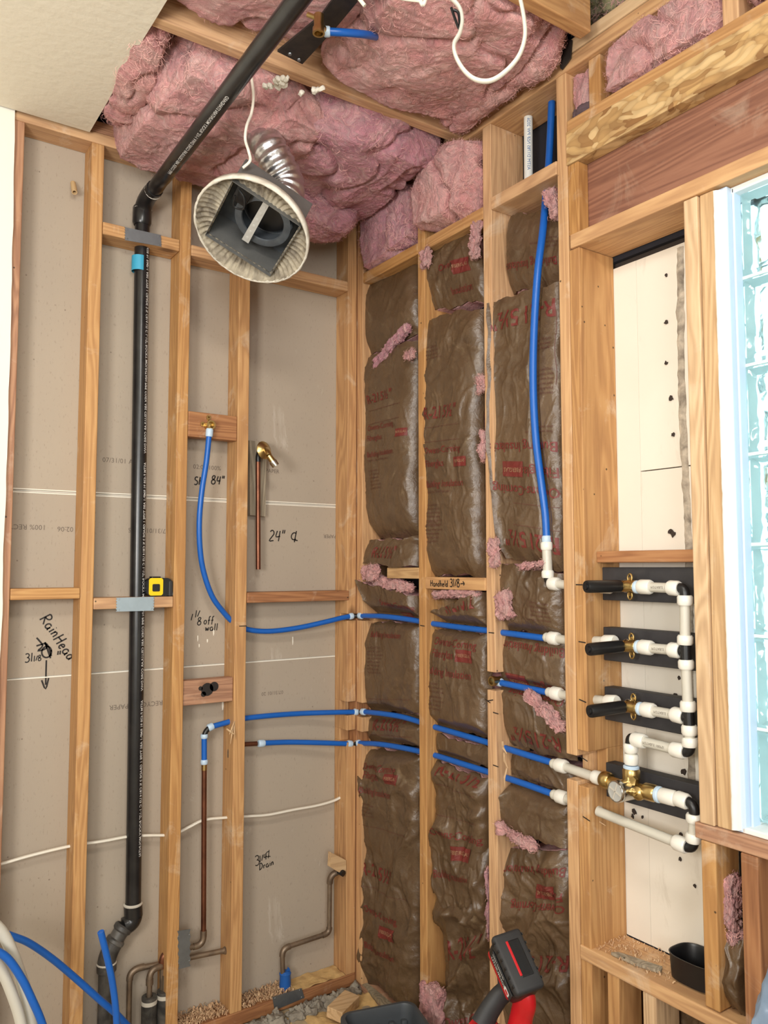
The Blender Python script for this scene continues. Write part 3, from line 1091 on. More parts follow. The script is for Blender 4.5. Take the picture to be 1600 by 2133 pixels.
class Batt:
    """kraft faced batt between two studs: creased paper sheet over a pink body"""

    def __init__(self, label, L, R, mid=0.012, eL=0.04, eR=0.04, top=0.03, bot=0.03, amp=1.0, seed=1, nu=88, nv=None, curl=0.0, drape=0.5, group='kraft faced batts in the right wall', flange=0):
        hgt = abs(L[-1][1] - L[0][1])
        nv = nv or int(max(24, min(260, hgt / 3.6)))
        Lp = resample([onB(a, b, min(eL, .05))[1:] for a, b in L], nv)
        Rp = resample([onB(a, b, min(eR, .03))[1:] for a, b in R], nv)
        u = np.linspace(0, 1, nu)
        v = np.linspace(0, 1, nv)
        U, V = np.meshgrid(u, v)
        YZ = Lp[:, None, :] * (1 - U[..., None]) + Rp[:, None, :] * U[..., None]
        rng = np.random.RandomState(seed)
        # ragged ends
        q = np.stack([u * 5, np.full(nu, seed * 1.7), np.zeros(nu)], 1)
        YZ[..., 1] += (fbm(q, seed, 3) * 0.010)[None, :] * (np.abs(V - 0.5) * 2) ** 8
        q = np.stack([v * hgt / 60, np.full(nv, seed * 2.7), np.zeros(nv)], 1)
        YZ[..., 0] += (fbm(q, seed + 5, 3) * 0.006)[:, None] * (np.abs(U - 0.5) * 2) ** 6
        p = np.stack([YZ[..., 0].ravel(), YZ[..., 1].ravel(), np.full(U.size, seed * 3.1)], 1)
        wv = np.stack([fbm(p * 4, seed + 20, 2), fbm(p * 4, seed + 30, 2), p[:, 2] * 0], 1) * 0.06
        pw = p + wv
        sk = np.stack([pw[:, 0] * 6 + pw[:, 1] * 2.6, pw[:, 1] * 3.6 - pw[:, 0] * 1.6, pw[:, 2]], 1)
        w1 = (ridge(sk, seed + 1, 2, .45, 1.7) - .85) * 0.013
        w2 = (ridge(pw * np.array([24, 17, 1]), seed + 3, 2, .5, 1.5) - .9) * 0.0026
        w3 = (1 - np.clip(np.abs(perlin(pw * np.array([17, 12, 1]), seed + 6)) * 9, 0, 1)) * 0.0030
        low = fbm(p * np.array([5, 3.2, 1]), seed + 9, 2) * 0.010
        w4 = np.zeros(len(p))
        for k in range(7):
            a_ = rng.uniform(0, math.pi)
            f_ = rng.uniform(5, 17)
            ph = (pw[:, 0] * math.cos(a_) + pw[:, 1] * math.sin(a_)) * f_ + rng.uniform(0, 1) + .22 * perlin(p * 7 + k * 3.3, seed + 40)
            tri = np.abs(ph - np.floor(ph) - .5) * 2
            mask = np.clip(perlin(p * np.array([6, 4.5, 1]) + k * 5.1, seed + 41) * 1.6 + .25, 0, 1)
            w4 += (tri - .5) * mask * .034 / f_
        w4 *= .55 + .45 * drape
        wr_ = ((w4 + w1 * drape * 1.5 + w2 + w3) * amp + low * .7).reshape(U.shape)
        prof = 1 - (np.abs(2 * U - 1)) ** 9
        side = eL * (1 - U) + eR * U
        x = side + (mid - side) * prof
        vt = np.exp(-(V * hgt / 22.0) ** 1.3)
        vb = np.exp(-((1 - V) * hgt / 22.0) ** 1.3)
        x = x + top * vt + bot * vb
        x = x - wr_ * (0.35 + 0.65 * prof)
        fl = np.stack([YZ[..., 0].ravel(), YZ[..., 1].ravel()], 1)
        near = np.full(len(fl), -1.0)
        for a in range(0, len(PIPE_PTS)):
            pt = PIPE_PTS[a]
            dd = np.hypot(fl[:, 0] - pt[1], fl[:, 1] - pt[2])
            near = np.maximum(near, pt[0] + .0125 - np.maximum(0, dd - .011) * 1.1)
        x = np.maximum(x, np.minimum(near.reshape(x.shape), .06))
        x = np.clip(x, -0.022, D - 0.02)
        self.X = x
        self.G = np.concatenate([x[..., None], YZ], -1)
        self.nu, self.nv = nu, nv
        self.W = float(np.mean(np.linalg.norm(Lp - Rp, axis=1)))
        self.H = float(abs(Lp[-1, 1] - Lp[0, 1]))
        c = self.G.reshape(-1, 3).mean(0)
        self.root = thing('insulation_batt', label, 'insulation', (D, c[1], self.G[..., 2].min()), group)
        mb = MB()
        mb.grid(self.G)
        B = self.G.copy()
        B[..., 0] += 0.0035
        mb.grid(B, flip=True)
        # paper thickness round the rim
        rim = [(0, j) for j in range(nu)] + [(i, nu - 1) for i in range(1, nv)] + [(nv - 1, j) for j in range(nu - 2, -1, -1)] + [(i, 0) for i in range(nv - 2, 0, -1)]
        P0 = np.array([self.G[i, j] for i, j in rim]); P1 = np.array([B[i, j] for i, j in rim])
        m = len(rim)
        mb.add(np.concatenate([P0, P1]), [(k, m + k, m + (k + 1) % m, (k + 1) % m) for k in range(m)])
        part('kraft_facing', mb, M_KRAFT, self.root, smooth='all')
        # pink body behind the paper
        s = max(1, nv // 26)
        Gs = self.G[::s, ::5].copy()
        n0, n1 = Gs.shape[:2]
        Gs[..., 0] = np.minimum(Gs[..., 0] + 0.010, D - 0.02)
        for k in range(n0):                         # pull in a little from the paper's rim
            Gs[k, :, 1] = Gs[k, :, 1].mean() + (Gs[k, :, 1] - Gs[k, :, 1].mean()) * 0.965
        Bk = Gs.copy()
        Bk[..., 0] = D - 0.004
        mb = MB()
        mb.grid(Gs)
        mb.grid(Bk, flip=True)
        rim = [(0, j) for j in range(n1)] + [(i, n1 - 1) for i in range(1, n0)] + [(n0 - 1, j) for j in range(n1 - 2, -1, -1)] + [(i, 0) for i in range(n0 - 2, 0, -1)]
        P0 = np.array([Gs[i, j] for i, j in rim]); P1 = np.array([Bk[i, j] for i, j in rim])
        m = len(rim)
        mb.add(np.concatenate([P0, P1]), [(k, m + k, m + (k + 1) % m, (k + 1) % m) for k in range(m)])
        part('fibreglass', mb, M_PINK, self.root, smooth='all')
        self.brn = MB()

    def at(self, u, v, lift=0.0022):
        i = np.clip(v * (self.nv - 1), 0, self.nv - 1.001)
        j = np.clip(u * (self.nu - 1), 0, self.nu - 1.001)
        i0, j0 = i.astype(int), j.astype(int)
        a, b = (i - i0)[:, None], (j - j0)[:, None]
        G = self.G
        P = G[i0, j0] * (1 - a) * (1 - b) + G[i0 + 1, j0] * a * (1 - b) + G[i0, j0 + 1] * (1 - a) * b + G[i0 + 1, j0 + 1] * a * b
        P[:, 0] -= lift
        return P

    def _put(self, V, Fs, u0, v0, flip, mbx):
        s = -1.0 if flip else 1.0
        u = u0 + s * V[:, 0] / self.W
        v = v0 - s * V[:, 1] / self.H
        ok = (u > 0.02) & (u < 0.98) & (v > 0.01) & (v < 0.99)
        F2 = [f for f in Fs if all(ok[i] for i in f)]
        if F2:
            mbx.add(self.at(np.clip(u, 0, 1), np.clip(v, 0, 1)), F2)

    def text(self, s, u0, v0, size, flip=False, bold=0.0, narrow=1.0, brown=False):
        words = [s] if brown else s.split(' ')
        off = 0.0
        for w_ in words:
            V, Fs = letters(w_, size, bold, narrow)
            adv = float(V[:, 0].max()) + .28 * size * narrow
            V, Fs = slice_mesh(V + np.array([off, 0.0]), Fs, 0.007)
            self._line('printed_word', V, Fs, u0, v0, flip, brown)
            off += adv
        return self

    def _line(self, name, V, Fs, u0, v0, flip, brown):
        m = self.brn if brown else MB()
        self._put(V, Fs, u0, v0, flip, m)
        if not brown and not m.empty():
            part(name, m, M_INK, self.root)

    def rect(self, u0, v0, w, h, flip=False, brown=False):
        V = np.array([(0, 0), (w, 0), (w, h), (0, h)], float)
        V, Fs = slice_mesh(V, [(0, 1, 2, 3)], 0.006)
        self._line('printed_emblem', V, Fs, u0, v0, flip, brown)
        if not brown and w > .05:                    # pale lettering inside the red emblem
            V, Fs = letters('FIBERGLAS', 1.0, .01)
            k = w * .86 / float(V[:, 0].max())
            V, Fs = slice_mesh(V * np.array([k, k * 1.15]) + np.array([w * .07, h * .42]), Fs, .006)
            sg = -1.0 if flip else 1.0
            u, v = u0 + sg * V[:, 0] / self.W, v0 - sg * V[:, 1] / self.H
            ok = (u > 0.03) & (u < 0.97)
            F2 = [f for f in Fs if all(ok[i] for i in f)]
            if F2:
                part('emblem_lettering', MB().add(self.at(np.clip(u, 0, 1), np.clip(v, 0, 1), .0036), F2), M_TANINK, self.root, kind='stuff')
        return self

    def rule(self, v0, u0=0.12, u1=0.9, th=0.0016):
        return self.rect(u0, v0, (u1 - u0) * self.W, th, brown=True)

    def lines(self, u0, v0, n, pitch=0.013, flip=False, w=0.6, seed=1):
        rs = random.Random(seed)
        words = ['fit this blanket snugly', 'facing toward the warm side', 'apply this side toward', 'living space of the home', 'staple the flanges every', 'keep clear of heat sources',
                 'do not leave exposed', 'this facing will burn', 'between the framing', 'press firmly in place']
        for k in range(n):
            self.text(rs.choice(words), u0, v0 + (-1 if flip else 1) * k * pitch / self.H, 0.0105, flip, 0.0, 0.8 * w / 0.6, brown=True)
        return self

    def block(self, v0, size=1.0, u0=0.2, flip=False, r21=True, u_rect=0.55):
        """the printed panel that repeats down the paper"""
        s = -1 if flip else 1
        H = self.H
        if r21:
            self.text('R-21 5½"', u0, v0, .062 * size, flip, .012, .82)
            self.rect(u0, v0 + s * .03 / H, .62 * self.W, .0016, flip, True)
            self.rect(u0, v0 + s * .08 / H, .62 * self.W, .0016, flip, True)
        self.text('Owens-Corning', u0, v0 + s * .125 * size / H, .034 * size, flip, .008, .92)
        self.text('Fiberglas', u0, v0 + s * .172 * size / H, .034 * size, flip, .008, .92)
        self.rect(u0 + s * u_rect, v0 + s * .178 * size / H, .07 * size, .034 * size, flip)
        self.text('Building Insulation', u0, v0 + s * .245 * size / H, .034 * size, flip, .008, .85)
        self.text('Apply this side toward living space', u0, v0 + s * .265 * size / H, .0125, flip, 0, .8, True)
        self.lines(u0, v0 + s * .31 * size / H, 6, flip=flip, seed=int(v0 * 100))
        return self

    def done(self):
        if not self.brn.empty():
            part('small_print', self.brn, M_BRINK, self.root, label='fine brown print', kind='stuff')
        return self


# bay beside the corner
b = Batt('small folded strip of kraft paper batt under the upper block nearest the corner', [(780, 545), (781, 571)], [(866, 505), (862, 545)], .03, .05, .05, .01, .02, seed=11, nv=16).done()
b = Batt('dark kraft batt piece below the folded strip nearest the corner, print worn off', [(752, 592), (755, 660), (757, 748)], [(864, 548), (870, 620), (869, 690)], .014, .04, .05, seed=12, amp=.8).done()
b = Batt('long kraft batt beside the corner above the pale block, R-21 print upright', [(748, 757), (757, 830), (765, 860), (763, 905), (765, 1000), (768, 1075), (774, 1122)],
         [(868, 705), (870, 800), (866, 900), (862, 960), (866, 1050), (868, 1120)], .008, .045, .06, .015, .055, seed=13)
b.block(.275, .82, .2).done()
b.lines(.18, .78, 6, seed=4)
b = Batt('crumpled kraft bulge resting on the pale block beside the corner', [(772, 1128), (762, 1150), (758, 1174)], [(868, 1118), (872, 1150), (873, 1182)], -.004, .05, .05, .03, .0, seed=14, nv=40, amp=1.5)
b.text('R-21 5½"', .3, .72, .05, False, .012, .8).done()
b = Batt('kraft batt flap with a torn corner below the pale block beside the corner', [(740, 1209), (752, 1240), (764, 1290)], [(866, 1240), (870, 1262), (872, 1292)], .0, -.012, .04, -.004, .02, seed=15, nv=36)
b.text('Owens-Corning', .3, .6, .034, False, .008, .9).rect(.62, .93, .07, .024).done()
b = Batt('kraft batt between the top two blue pipes in the bay beside the corner', [(766, 1294), (757, 1340), (755, 1390), (768, 1484)], [(872, 1300), (874, 1380), (873, 1486)], .012, .04, .035, .012, .012, seed=16, amp=1.2)
b.text('Building Insulation', .2, .17, .032, False, .008, .85).lines(.2, .3, 8, seed=9).rule(.85).done()
b = Batt('short kraft batt between the two lower blue pipes beside the corner', [(770, 1486), (767, 1515), (772, 1545)], [(872, 1488), (873, 1520), (872, 1556)], .02, .05, .045, .01, .01, seed=17, nv=30)
b.text('R-21 5½"', .2, .55, .055, False, .012, .9).rule(.72).done()
b = Batt('tall kraft batt reaching the floor beside the corner below all the blue pipes', [(758, 1555), (752, 1650), (750, 1720), (755, 1830), (757, 1930), (753, 2030)],
         [(872, 1572), (870, 1700), (871, 1850), (873, 1980), (873, 2110)], .01, .045, .04, .012, .02, seed=18, amp=1.5, drape=1.0)
b.text('Owens-Corning', .18, .085, .034, False, .008, .9).text('Fiberglas', .18, .125, .034, False, .008, .9).rect(.58, .13, .07, .034).text('Building Insulation', .18, .19, .032, False, .008, .8)
b.rule(.33).lines(.2, .24, 4, seed=3).text('R-21 5½"', .15, .54, .062, False, .012, .85).rule(.585).text('Owens-Corning', .2, .69, .034, False, .008, .9).rect(.5, .76, .08, .04).text('Building Insulation', .2, .84, .032, False, .008, .8).done()
# middle bay
b = Batt('kraft batt piece with a folded flap at the top of the middle bay', [(890, 520), (888, 590), (893, 650)], [(985, 470), (1005, 560), (1006, 620)], .016, .05, .04, .03, .03, seed=21, amp=1.4)
b.text('Owens-', .38, .5, .034, False, .008, .9).rect(.62, .62, .075, .045).text('Insulation', .5, .86, .032, False, .008, .85).done()
b = Batt('long kraft batt standing on the block marked Handheld in the middle bay', [(886, 672), (884, 760), (890, 900), (892, 1000), (893, 1090), (890, 1198)],
         [(1008, 640), (1008, 760), (1000, 860), (1002, 1000), (1004, 1100), (1008, 1200)], .004, .045, .045, .012, .035, seed=22, amp=1.1)
b.lines(.15, .12, 4, seed=12).block(.4, .95, .15, u_rect=.5).lines(.12, .8, 6, seed=5).done()
b = Batt('torn kraft flap below the Handheld block above the top blue pipe', [(883, 1276), (893, 1284), (905, 1300)], [(1010, 1234), (1012, 1268), (1014, 1308)], .002, -.014, .04, .0, .02, seed=23, nv=36, amp=1.5)
b.text('R-21 5½"', .25, .4, .05, False, .012, .9).done()
b = Batt('kraft batt below the top blue pipe in the middle bay', [(908, 1308), (898, 1370), (889, 1420), (895, 1490), (903, 1512)], [(1014, 1322), (1016, 1400), (1016, 1470), (1016, 1540)], .012, .05, .05, .012, .012, seed=24, amp=1.3)
b.text('Owens-Corning', .16, .15, .036, False, .008, .95).text('Fiberglas', .16, .27, .036, False, .008, .95).rect(.6, .29, .07, .04).text('Building Insulation', .1, .45, .036, False, .008, .85).lines(.1, .55, 3, seed=2).lines(.12, .68, 4, seed=8).done()
b = Batt('short kraft batt between the lower blue pipes in the middle bay', [(905, 1524), (906, 1568)], [(1016, 1560), (1016, 1604)], .03, .06, .06, .01, .01, seed=25, nv=26).done()
b = Batt('kraft batt hanging below the lowest blue pipe in the middle bay', [(910, 1586), (908, 1680), (905, 1760), (912, 1840), (935, 1900), (955, 1925)],
         [(1017, 1622), (1015, 1700), (1012, 1760), (1005, 1820), (990, 1880), (975, 1920)], .012, .05, .05, .012, .02, seed=26, amp=1.5, drape=1.1)
b.text('R-21 5½"', .14, .06, .062, False, .012, .9).rule(.12).rule(.3).text('Owens-Corning', .14, .42, .034, False, .008, .9).rect(.5, .55, .08, .042).text('Building Insulation', .12, .68, .032, False, .008, .8).done()
b = Batt('crumpled kraft batt gathered at its waist, at the foot of the middle bay', [(892, 1880), (910, 1850), (915, 1920), (925, 2000), (935, 2110), (940, 2170)],
         [(1015, 1760), (1018, 1880), (1018, 2000), (1020, 2110), (1022, 2180)], .022, .06, .05, .02, .02, seed=27, amp=2.0, drape=1.5)
b.text('R-21 5½"', .2, .55, .06, False, .012, .9).text('Owens-Corning', .25, .9, .036, False, .008, .9).done()
# bay beside the double stud: the print is upside down
b = Batt('kraft batt piece behind the top of the blue riser', [(1050, 450), (1050, 530), (1048, 606)], [(1160, 425), (1166, 500), (1168, 585)], .04, .07, .06, .02, .03, seed=31, amp=1.1)
b.text('Building Insulation', .92, .66, .036, True, .008, .9).lines(.9, .5, 3, flip=True, seed=6).done()
b = Batt('broad kraft batt behind the blue riser with upside down R-21 print', [(1013, 628), (1016, 760), (1012, 900), (1018, 1000), (1030, 1110), (1038, 1160)],
         [(1168, 588), (1170, 760), (1172, 900), (1173, 1050), (1174, 1194)], .012, -.008, .045, .004, .03, seed=32, amp=.9)
b.text('R-21 5½"', .96, .055, .07, True, .012, .95).rect(.95, .1, .0016, .2, True, True).lines(.9, .22, 3, flip=True, seed=11).lines(.92, .38, 6, flip=True, seed=13)
b.text('Building Insulation', .97, .555, .04, True, .008, .95).lines(.92, .515, 2, flip=True, seed=14).text('Fiberglas', .97, .645, .04, True, .008, .95).rect(.5, .625, .085, .045, True).text('Owens-Corning', .97, .715, .04, True, .008, .95)
b.rect(.96, .78, .66 * b.W, .0018, True, True).rect(.96, .86, .66 * b.W, .0018, True, True).text('R-21 5½"', .97, .885, .066, True, .012, .95).done()
b = Batt('torn kraft flap under the white elbow in the bay beside the double stud', [(1030, 1172), (1040, 1230), (1050, 1312)], [(1174, 1196), (1176, 1260), (1177, 1330)], .016, .03, .05, .01, .02, seed=33, amp=1.6)
b.lines(.85, .75, 5, flip=True, seed=15).done()
b = Batt('kraft batt behind the short blue pipe beside the double stud, upside down print', [(1046, 1312), (1045, 1400), (1050, 1480), (1052, 1545)], [(1177, 1334), (1179, 1420), (1181, 1500), (1183, 1590)], .03, .05, .06, .012, .012, seed=34, amp=1.2)
b.text('Building Insulation', .95, .08, .036, True, .008, .9).text('Fiberglas', .95, .4, .036, True, .008, .9).rect(.45, .36, .08, .042, True).text('Owens-Corning', .95, .48, .036, True, .008, .9).text('R-21 5½"', .9, .82, .06, True, .012, .9).done()
b = Batt('short kraft batt between the lower blue pipes beside the double stud', [(1056, 1570), (1058, 1612)], [(1184, 1604), (1186, 1660)], .035, .05, .06, .01, .01, seed=35, nv=26).done()
b = Batt('lifted kraft flap below the lowest white coupling beside the double stud', [(1042, 1635), (1030, 1690), (1024, 1726)], [(1185, 1672), (1187, 1720), (1188, 1768)], .018, .0, .05, .01, .0, seed=36, amp=1.1)
b.done()
b = Batt('kraft batt behind the red power tool at the foot of the wall', [(1032, 1765), (1030, 1850), (1034, 1950), (1040, 2060), (1046, 2190)],
         [(1188, 1775), (1189, 1860), (1190, 1960), (1191, 2060), (1193, 2200)], .022, .05, .05, .02, .02, seed=37, amp=1.6, drape=1.2)
b.text('Building Insulation', .95, .08, .038, True, .008, .9).text('Fiberglas', .95, .2, .036, True, .008, .9).rect(.85, .17, .085, .04, True).text('Owens-Corning', .95, .26, .036, True, .008, .9).text('R-21 5½"', .95, .52, .062, True, .012, .95).done()


# ------------------------------------------------------------------ pink fibreglass lumps
_cs = {}


def cube_sphere(n):
    if n not in _cs:
        t = np.linspace(-1, 1, n + 1)
        idx, V, Fq = {}, [], []

        def vid(p):
            k = tuple(np.round(p, 6))
            if k not in idx:
                idx[k] = len(V)
                V.append(p)
            return idx[k]
        for ax in range(3):
            for s in (-1, 1):
                g = np.zeros((n + 1, n + 1), int)
                for i in range(n + 1):
                    for j in range(n + 1):
                        p = [0, 0, 0]
                        p[ax] = s; p[(ax + 1) % 3] = t[i]; p[(ax + 2) % 3] = t[j]
                        g[i, j] = vid(p)
                for i in range(n):
                    for j in range(n):
                        q = (g[i, j], g[i + 1, j], g[i + 1, j + 1], g[i, j + 1])
                        Fq.append(q if s > 0 else q[::-1])
        _cs[n] = (np.array(V, float), Fq)
    return _cs[n]


def lump(mb, c, half, rot=(0, 0, 0), n=24, amp=0.02, freq=9.0, seed=1, rnd=0.6, fold=0.02, bend=None, fine=0.004):
    """a torn, puffy piece of fibreglass: rounded block, folded and frayed by noise"""
    V, Fq = cube_sphere(n)
    sph = V / np.linalg.norm(V, axis=1)[:, None]
    P = V * (1 - rnd) + sph * rnd * 1.12
    N = sph
    half = np.asarray(half, float)
    P = P * half
    if bend is not None:
        P = bend(P)
    from mathutils import Euler
    R = np.array(Euler(rot).to_matrix())
    P = P @ R.T + np.asarray(c, float)
    N = N @ R.T
    q = P * freq
    w = np.stack([fbm(q * .6 + 3, seed, 2), fbm(q * .6 + 9, seed + 3, 2), fbm(q * .6 + 17, seed + 6, 2)], 1)
    q2 = q + w * 0.8
    d = amp * fbm(q2 * .7, seed + 9, 1)
    d -= fold * np.clip(1 - np.abs(perlin(q2 * .55, seed + 13)) * 4.5, 0, 1) ** 2
    q3 = P * np.array([30, 48, 40]) + w * 6.0
    d += fine * (.9 - ridge(q3, seed + 15, 3, .6, 1.0) * .9)
    P = P + N * d[:, None]
    mb.add(P, Fq)
    return P


def pink_thing(name, label, lumps, mat=M_PINK, group='loose pink fibreglass', cat='insulation'):
    mb = MB()
    for kw in lumps:
        lump(mb, **kw)
    o = part(name, mb, mat, smooth='all')
    V = np.concatenate(mb.v)
    big = len(V) > 6000
    rs = np.random.RandomState(lumps[0]['seed'])
    n = 1600 if big else 120
    c0 = V.mean(0)
    pick = V[rs.randint(0, len(V), n)]
    m = MB()
    for p in pick:
        out = p - c0
        out /= np.linalg.norm(out) + 1e-9
        a = rs.normal(size=3); a -= out * (a @ out) * .8; a /= np.linalg.norm(a)
        b = np.cross(a, out)
        L = rs.uniform(.008, .035) * (1 if big else .5)
        cv = rs.uniform(-.6, .6) * L
        w = rs.uniform(.0002, .00045)
        P = []
        for t_ in (0, .33, .66, 1):
            q = p + a * L * (t_ - .5) + b * cv * math.sin(t_ * 3.1) + out * (.002 + .006 * math.sin(t_ * 3.1) * rs.uniform(.3, 1.4))
            P += [q - b * w, q + b * w]
        m.add(P, [(0, 1, 3, 2), (2, 3, 5, 4), (4, 5, 7, 6)])
    part('loose_fibres', m, M_WISP, o, 'all', kind='stuff')
    return tag(o, label, cat, group)


CG = 'pink fibreglass batts in the ceiling'
sagL = lambda P: P
# first joist bay, between the left wall and the near joist
pink_thing('ceiling_batt', 'pink ceiling batt end folded against the cut edge of the ceiling drywall', [
    dict(c=(-.965, -.33, 2.985), half=(.055, .26, .085), rot=(0, .1, -.1), n=34, amp=.014, freq=8, seed=41, fold=.02)], group=CG)
pink_thing('ceiling_batt', 'large sagging pink ceiling batt behind the black pipe above the left wall', [
    dict(c=(-.69, -.27, 2.985), half=(.245, .325, .15), rot=(0, .04, .05), n=96, amp=.03, freq=6, seed=42, rnd=.45, fold=.03, fine=.007)], group=CG)
pink_thing('ceiling_batt', 'long mauve pink ceiling batt sagging between the foil duct and the right wall', [
    dict(c=(-.265, -.285, 2.985), half=(.255, .315, .165), rot=(0, .03, -.02), n=96, amp=.028, freq=6, seed=43, rnd=.5, fold=.03, fine=.007)], M_ROSE, group=CG)
pink_thing('torn_fibreglass', 'torn rose fibreglass hanging in front of the top of the left wall', [
    dict(c=(-.29, -.12, 2.835), half=(.17, .12, .10), rot=(.2, .1, .1), n=56, amp=.03, freq=9, seed=44, rnd=.7, fold=.03, fine=.008)], M_ROSE)
# second joist bay
pink_thing('ceiling_batt', 'pink ceiling batt above the near joist beside the drywall edge', [
    dict(c=(-.80, -.92, 3.05), half=(.24, .265, .10), rot=(0, 0, .03), n=70, amp=.022, freq=7, seed=45, rnd=.4, fold=.03, fine=.006)], group=CG)
pink_thing('ceiling_batt', 'broad puffed pink ceiling batt behind the white cable loop', [
    dict(c=(-.335, -.905, 3.015), half=(.26, .25, .12), rot=(0, 0, -.05), n=90, amp=.022, freq=6.5, seed=46, rnd=.55, fold=.022, fine=.006)], group=CG)
pink_thing('ceiling_batt', 'upper pink ceiling fold lying above the puffed batt at the frame top', [
    dict(c=(-.40, -1.09, 2.99), half=(.25, .085, .08), rot=(0, 0, -.05), n=56, amp=.016, freq=8, seed=47, rnd=.6, fold=.02, fine=.005)], group=CG)
pink_thing('ceiling_batt', 'narrow pink fold tucked along the top plate beside the joist hanger', [
    dict(c=(-.075, -.88, 2.99), half=(.055, .24, .085), rot=(0, .15, .02), n=50, amp=.014, freq=9, seed=48, rnd=.6, fold=.02, fine=.005)], group=CG)
pink_thing('ceiling_batt', 'dark rose fibreglass behind the blue pipe near the joist hanger', [
    dict(c=(-.13, -1.12, 3.06), half=(.1, .06, .07), n=30, amp=.014, freq=9, seed=49, rnd=.6, fold=.02, fine=.005)], M_ROSE, group=CG)
# small pieces above the blocking of the right wall
UG = 'pink batts above the blocking of the right wall'
pink_thing('wall_batt', 'flat rose pink slab above the block nearest the corner', [
    dict(c=(.045, -.215, 2.785), half=(.075, .165, .105), rot=(-.1, 0, 0), n=50, amp=.012, freq=8, seed=51, rnd=.3, fold=.015, fine=.004)], M_ROSE, group=UG)
pink_thing('wall_batt', 'puffed salmon pink batt bulging out above the middle block', [
    dict(c=(.03, -.578, 2.795), half=(.11, .142, .125), rot=(.1, 0, 0), n=64, amp=.02, freq=9, seed=52, rnd=.5, fold=.03, fine=.005)], group=UG)
PG = 'pink batts between the pony studs over the header'
nb = pink_thing('wall_batt', 'narrow upright pink batt beside the pony stud with a grey stained foot', [
    dict(c=(.075, -1.112, 2.852), half=(.06, .032, .068), n=30, amp=.008, freq=14, seed=53, rnd=.35, fold=.016, fine=.003)], group=PG)
mb = MB()
lump(mb, (.066, -1.118, 2.797), (.058, .031, .016), n=20, amp=.005, freq=24, seed=57, rnd=.4, fold=.006, fine=.003)
part('stained_foot', mb, M_STAIN, nb, 'all', label='dark grey stained foot')
pink_thing('wall_batt', 'long pink batt over the header to the right of the pony stud', [
    dict(c=(.06, -1.365, 2.853), half=(.075, .165, .068), n=60, amp=.012, freq=9, seed=54, rnd=.35, fold=.022, fine=.004)], group=PG)
pink_thing('wall_batt', 'pink batt at the top right corner of the picture over the header', [
    dict(c=(.06, -1.76, 2.853), half=(.075, .165, .066), n=40, amp=.012, freq=9, seed=55, rnd=.35, fold=.02, fine=.004)], group=PG)
o = pink_thing('yellow_batt', 'pale yellow fibreglass beyond the top plate at the frame top', [
    dict(c=(.13, -1.12, 3.15), half=(.075, .13, .07), rot=(.3, 0, 0), n=36, amp=.014, freq=9, seed=56, rnd=.6, fold=.02, fine=.005)], M_YEL)
# torn tufts among the kraft paper
def tuft(label, px, py, hw, hh, x=.0, th=.018, seed=60, rot=0.0, mat=M_PINK, n=20):
    c = onB(px, py, x)
    w = abs(onB(px + hw, py, x)[1] - c[1]); h = abs(onB(px, py + hh, x)[2] - c[2])
    return pink_thing('fibreglass_tuft', label, [dict(c=c, half=(th * .7, w * .85, h * .85), rot=(-rot, 0, 0), n=max(n, 28), amp=.010, freq=34, seed=seed, rnd=.35, fold=.010, fine=.008)], mat, group='torn pink tufts in the right wall')


tuft('pink tuft spilling over the left end of the pale block', 772, 1192, 20, 22, -.012, .016, 61)
tuft('pink strip below the pale block beside the corner stud', 818, 1217, 52, 15, .02, .03, 62, -.1)
tuft('pink strip below the Handheld block', 950, 1238, 60, 12, .02, .03, 63, .05)
tuft('tall pink tuft over the third stud beside the Handheld block', 1030, 1150, 14, 36, -.012, .012, 64, .15)
tuft('pink tuft between torn flaps right of the third stud', 1050, 1262, 20, 34, .0, .02, 65, .3)
tuft('thin pink tuft left of the white coupling under the blue riser', 1108, 1178, 30, 9, .008, .02, 66, .1)
tuft('long salmon tear in the kraft below the short blue pipe', 1135, 1480, 56, 17, .012, .03, 67, -.55, n=30)
tuft('pink fringe under the lifted kraft flap by the lowest coupling', 1075, 1742, 48, 15, .0, .02, 68, -.1)
tuft('pink strand peeking from the slanting tear near the corner top', 815, 722, 50, 14, .018, .02, 69, .4, M_ROSE)
tuft('small pink crumb at the tear in the slanting batt', 852, 738, 14, 14, -.004, .012, 70)
tuft('frayed pink tuft at the top left of the middle bay', 888, 535, 14, 26, -.004, .014, 71, .2)
tuft('pink tuft hanging at the top right of the middle bay', 990, 500, 12, 44, .006, .02, 72, -.15)
tuft('ragged pink tuft beside the third stud at mid height', 1000, 800, 9, 22, -.006, .012, 73)
tuft('thin torn pink strand low on the edge of the middle batt', 1006, 930, 7, 40, -.004, .01, 74)
tuft('pink flap under the block at the top of the bay beside the double stud', 1155, 425, 12, 42, .02, .03, 75, .25)
tuft('pink heap at the foot of the second stud behind the tub', 905, 2100, 26, 60, .01, .04, 76)
tuft('mauve sliver up the edge of the third stud near the floor', 1018, 1880, 4, 90, .01, .015, 77, 0, M_ROSE)
tuft('pink sliver beside the second stud near the floor', 893, 1760, 4, 100, .02, .015, 78, 0, M_ROSE)
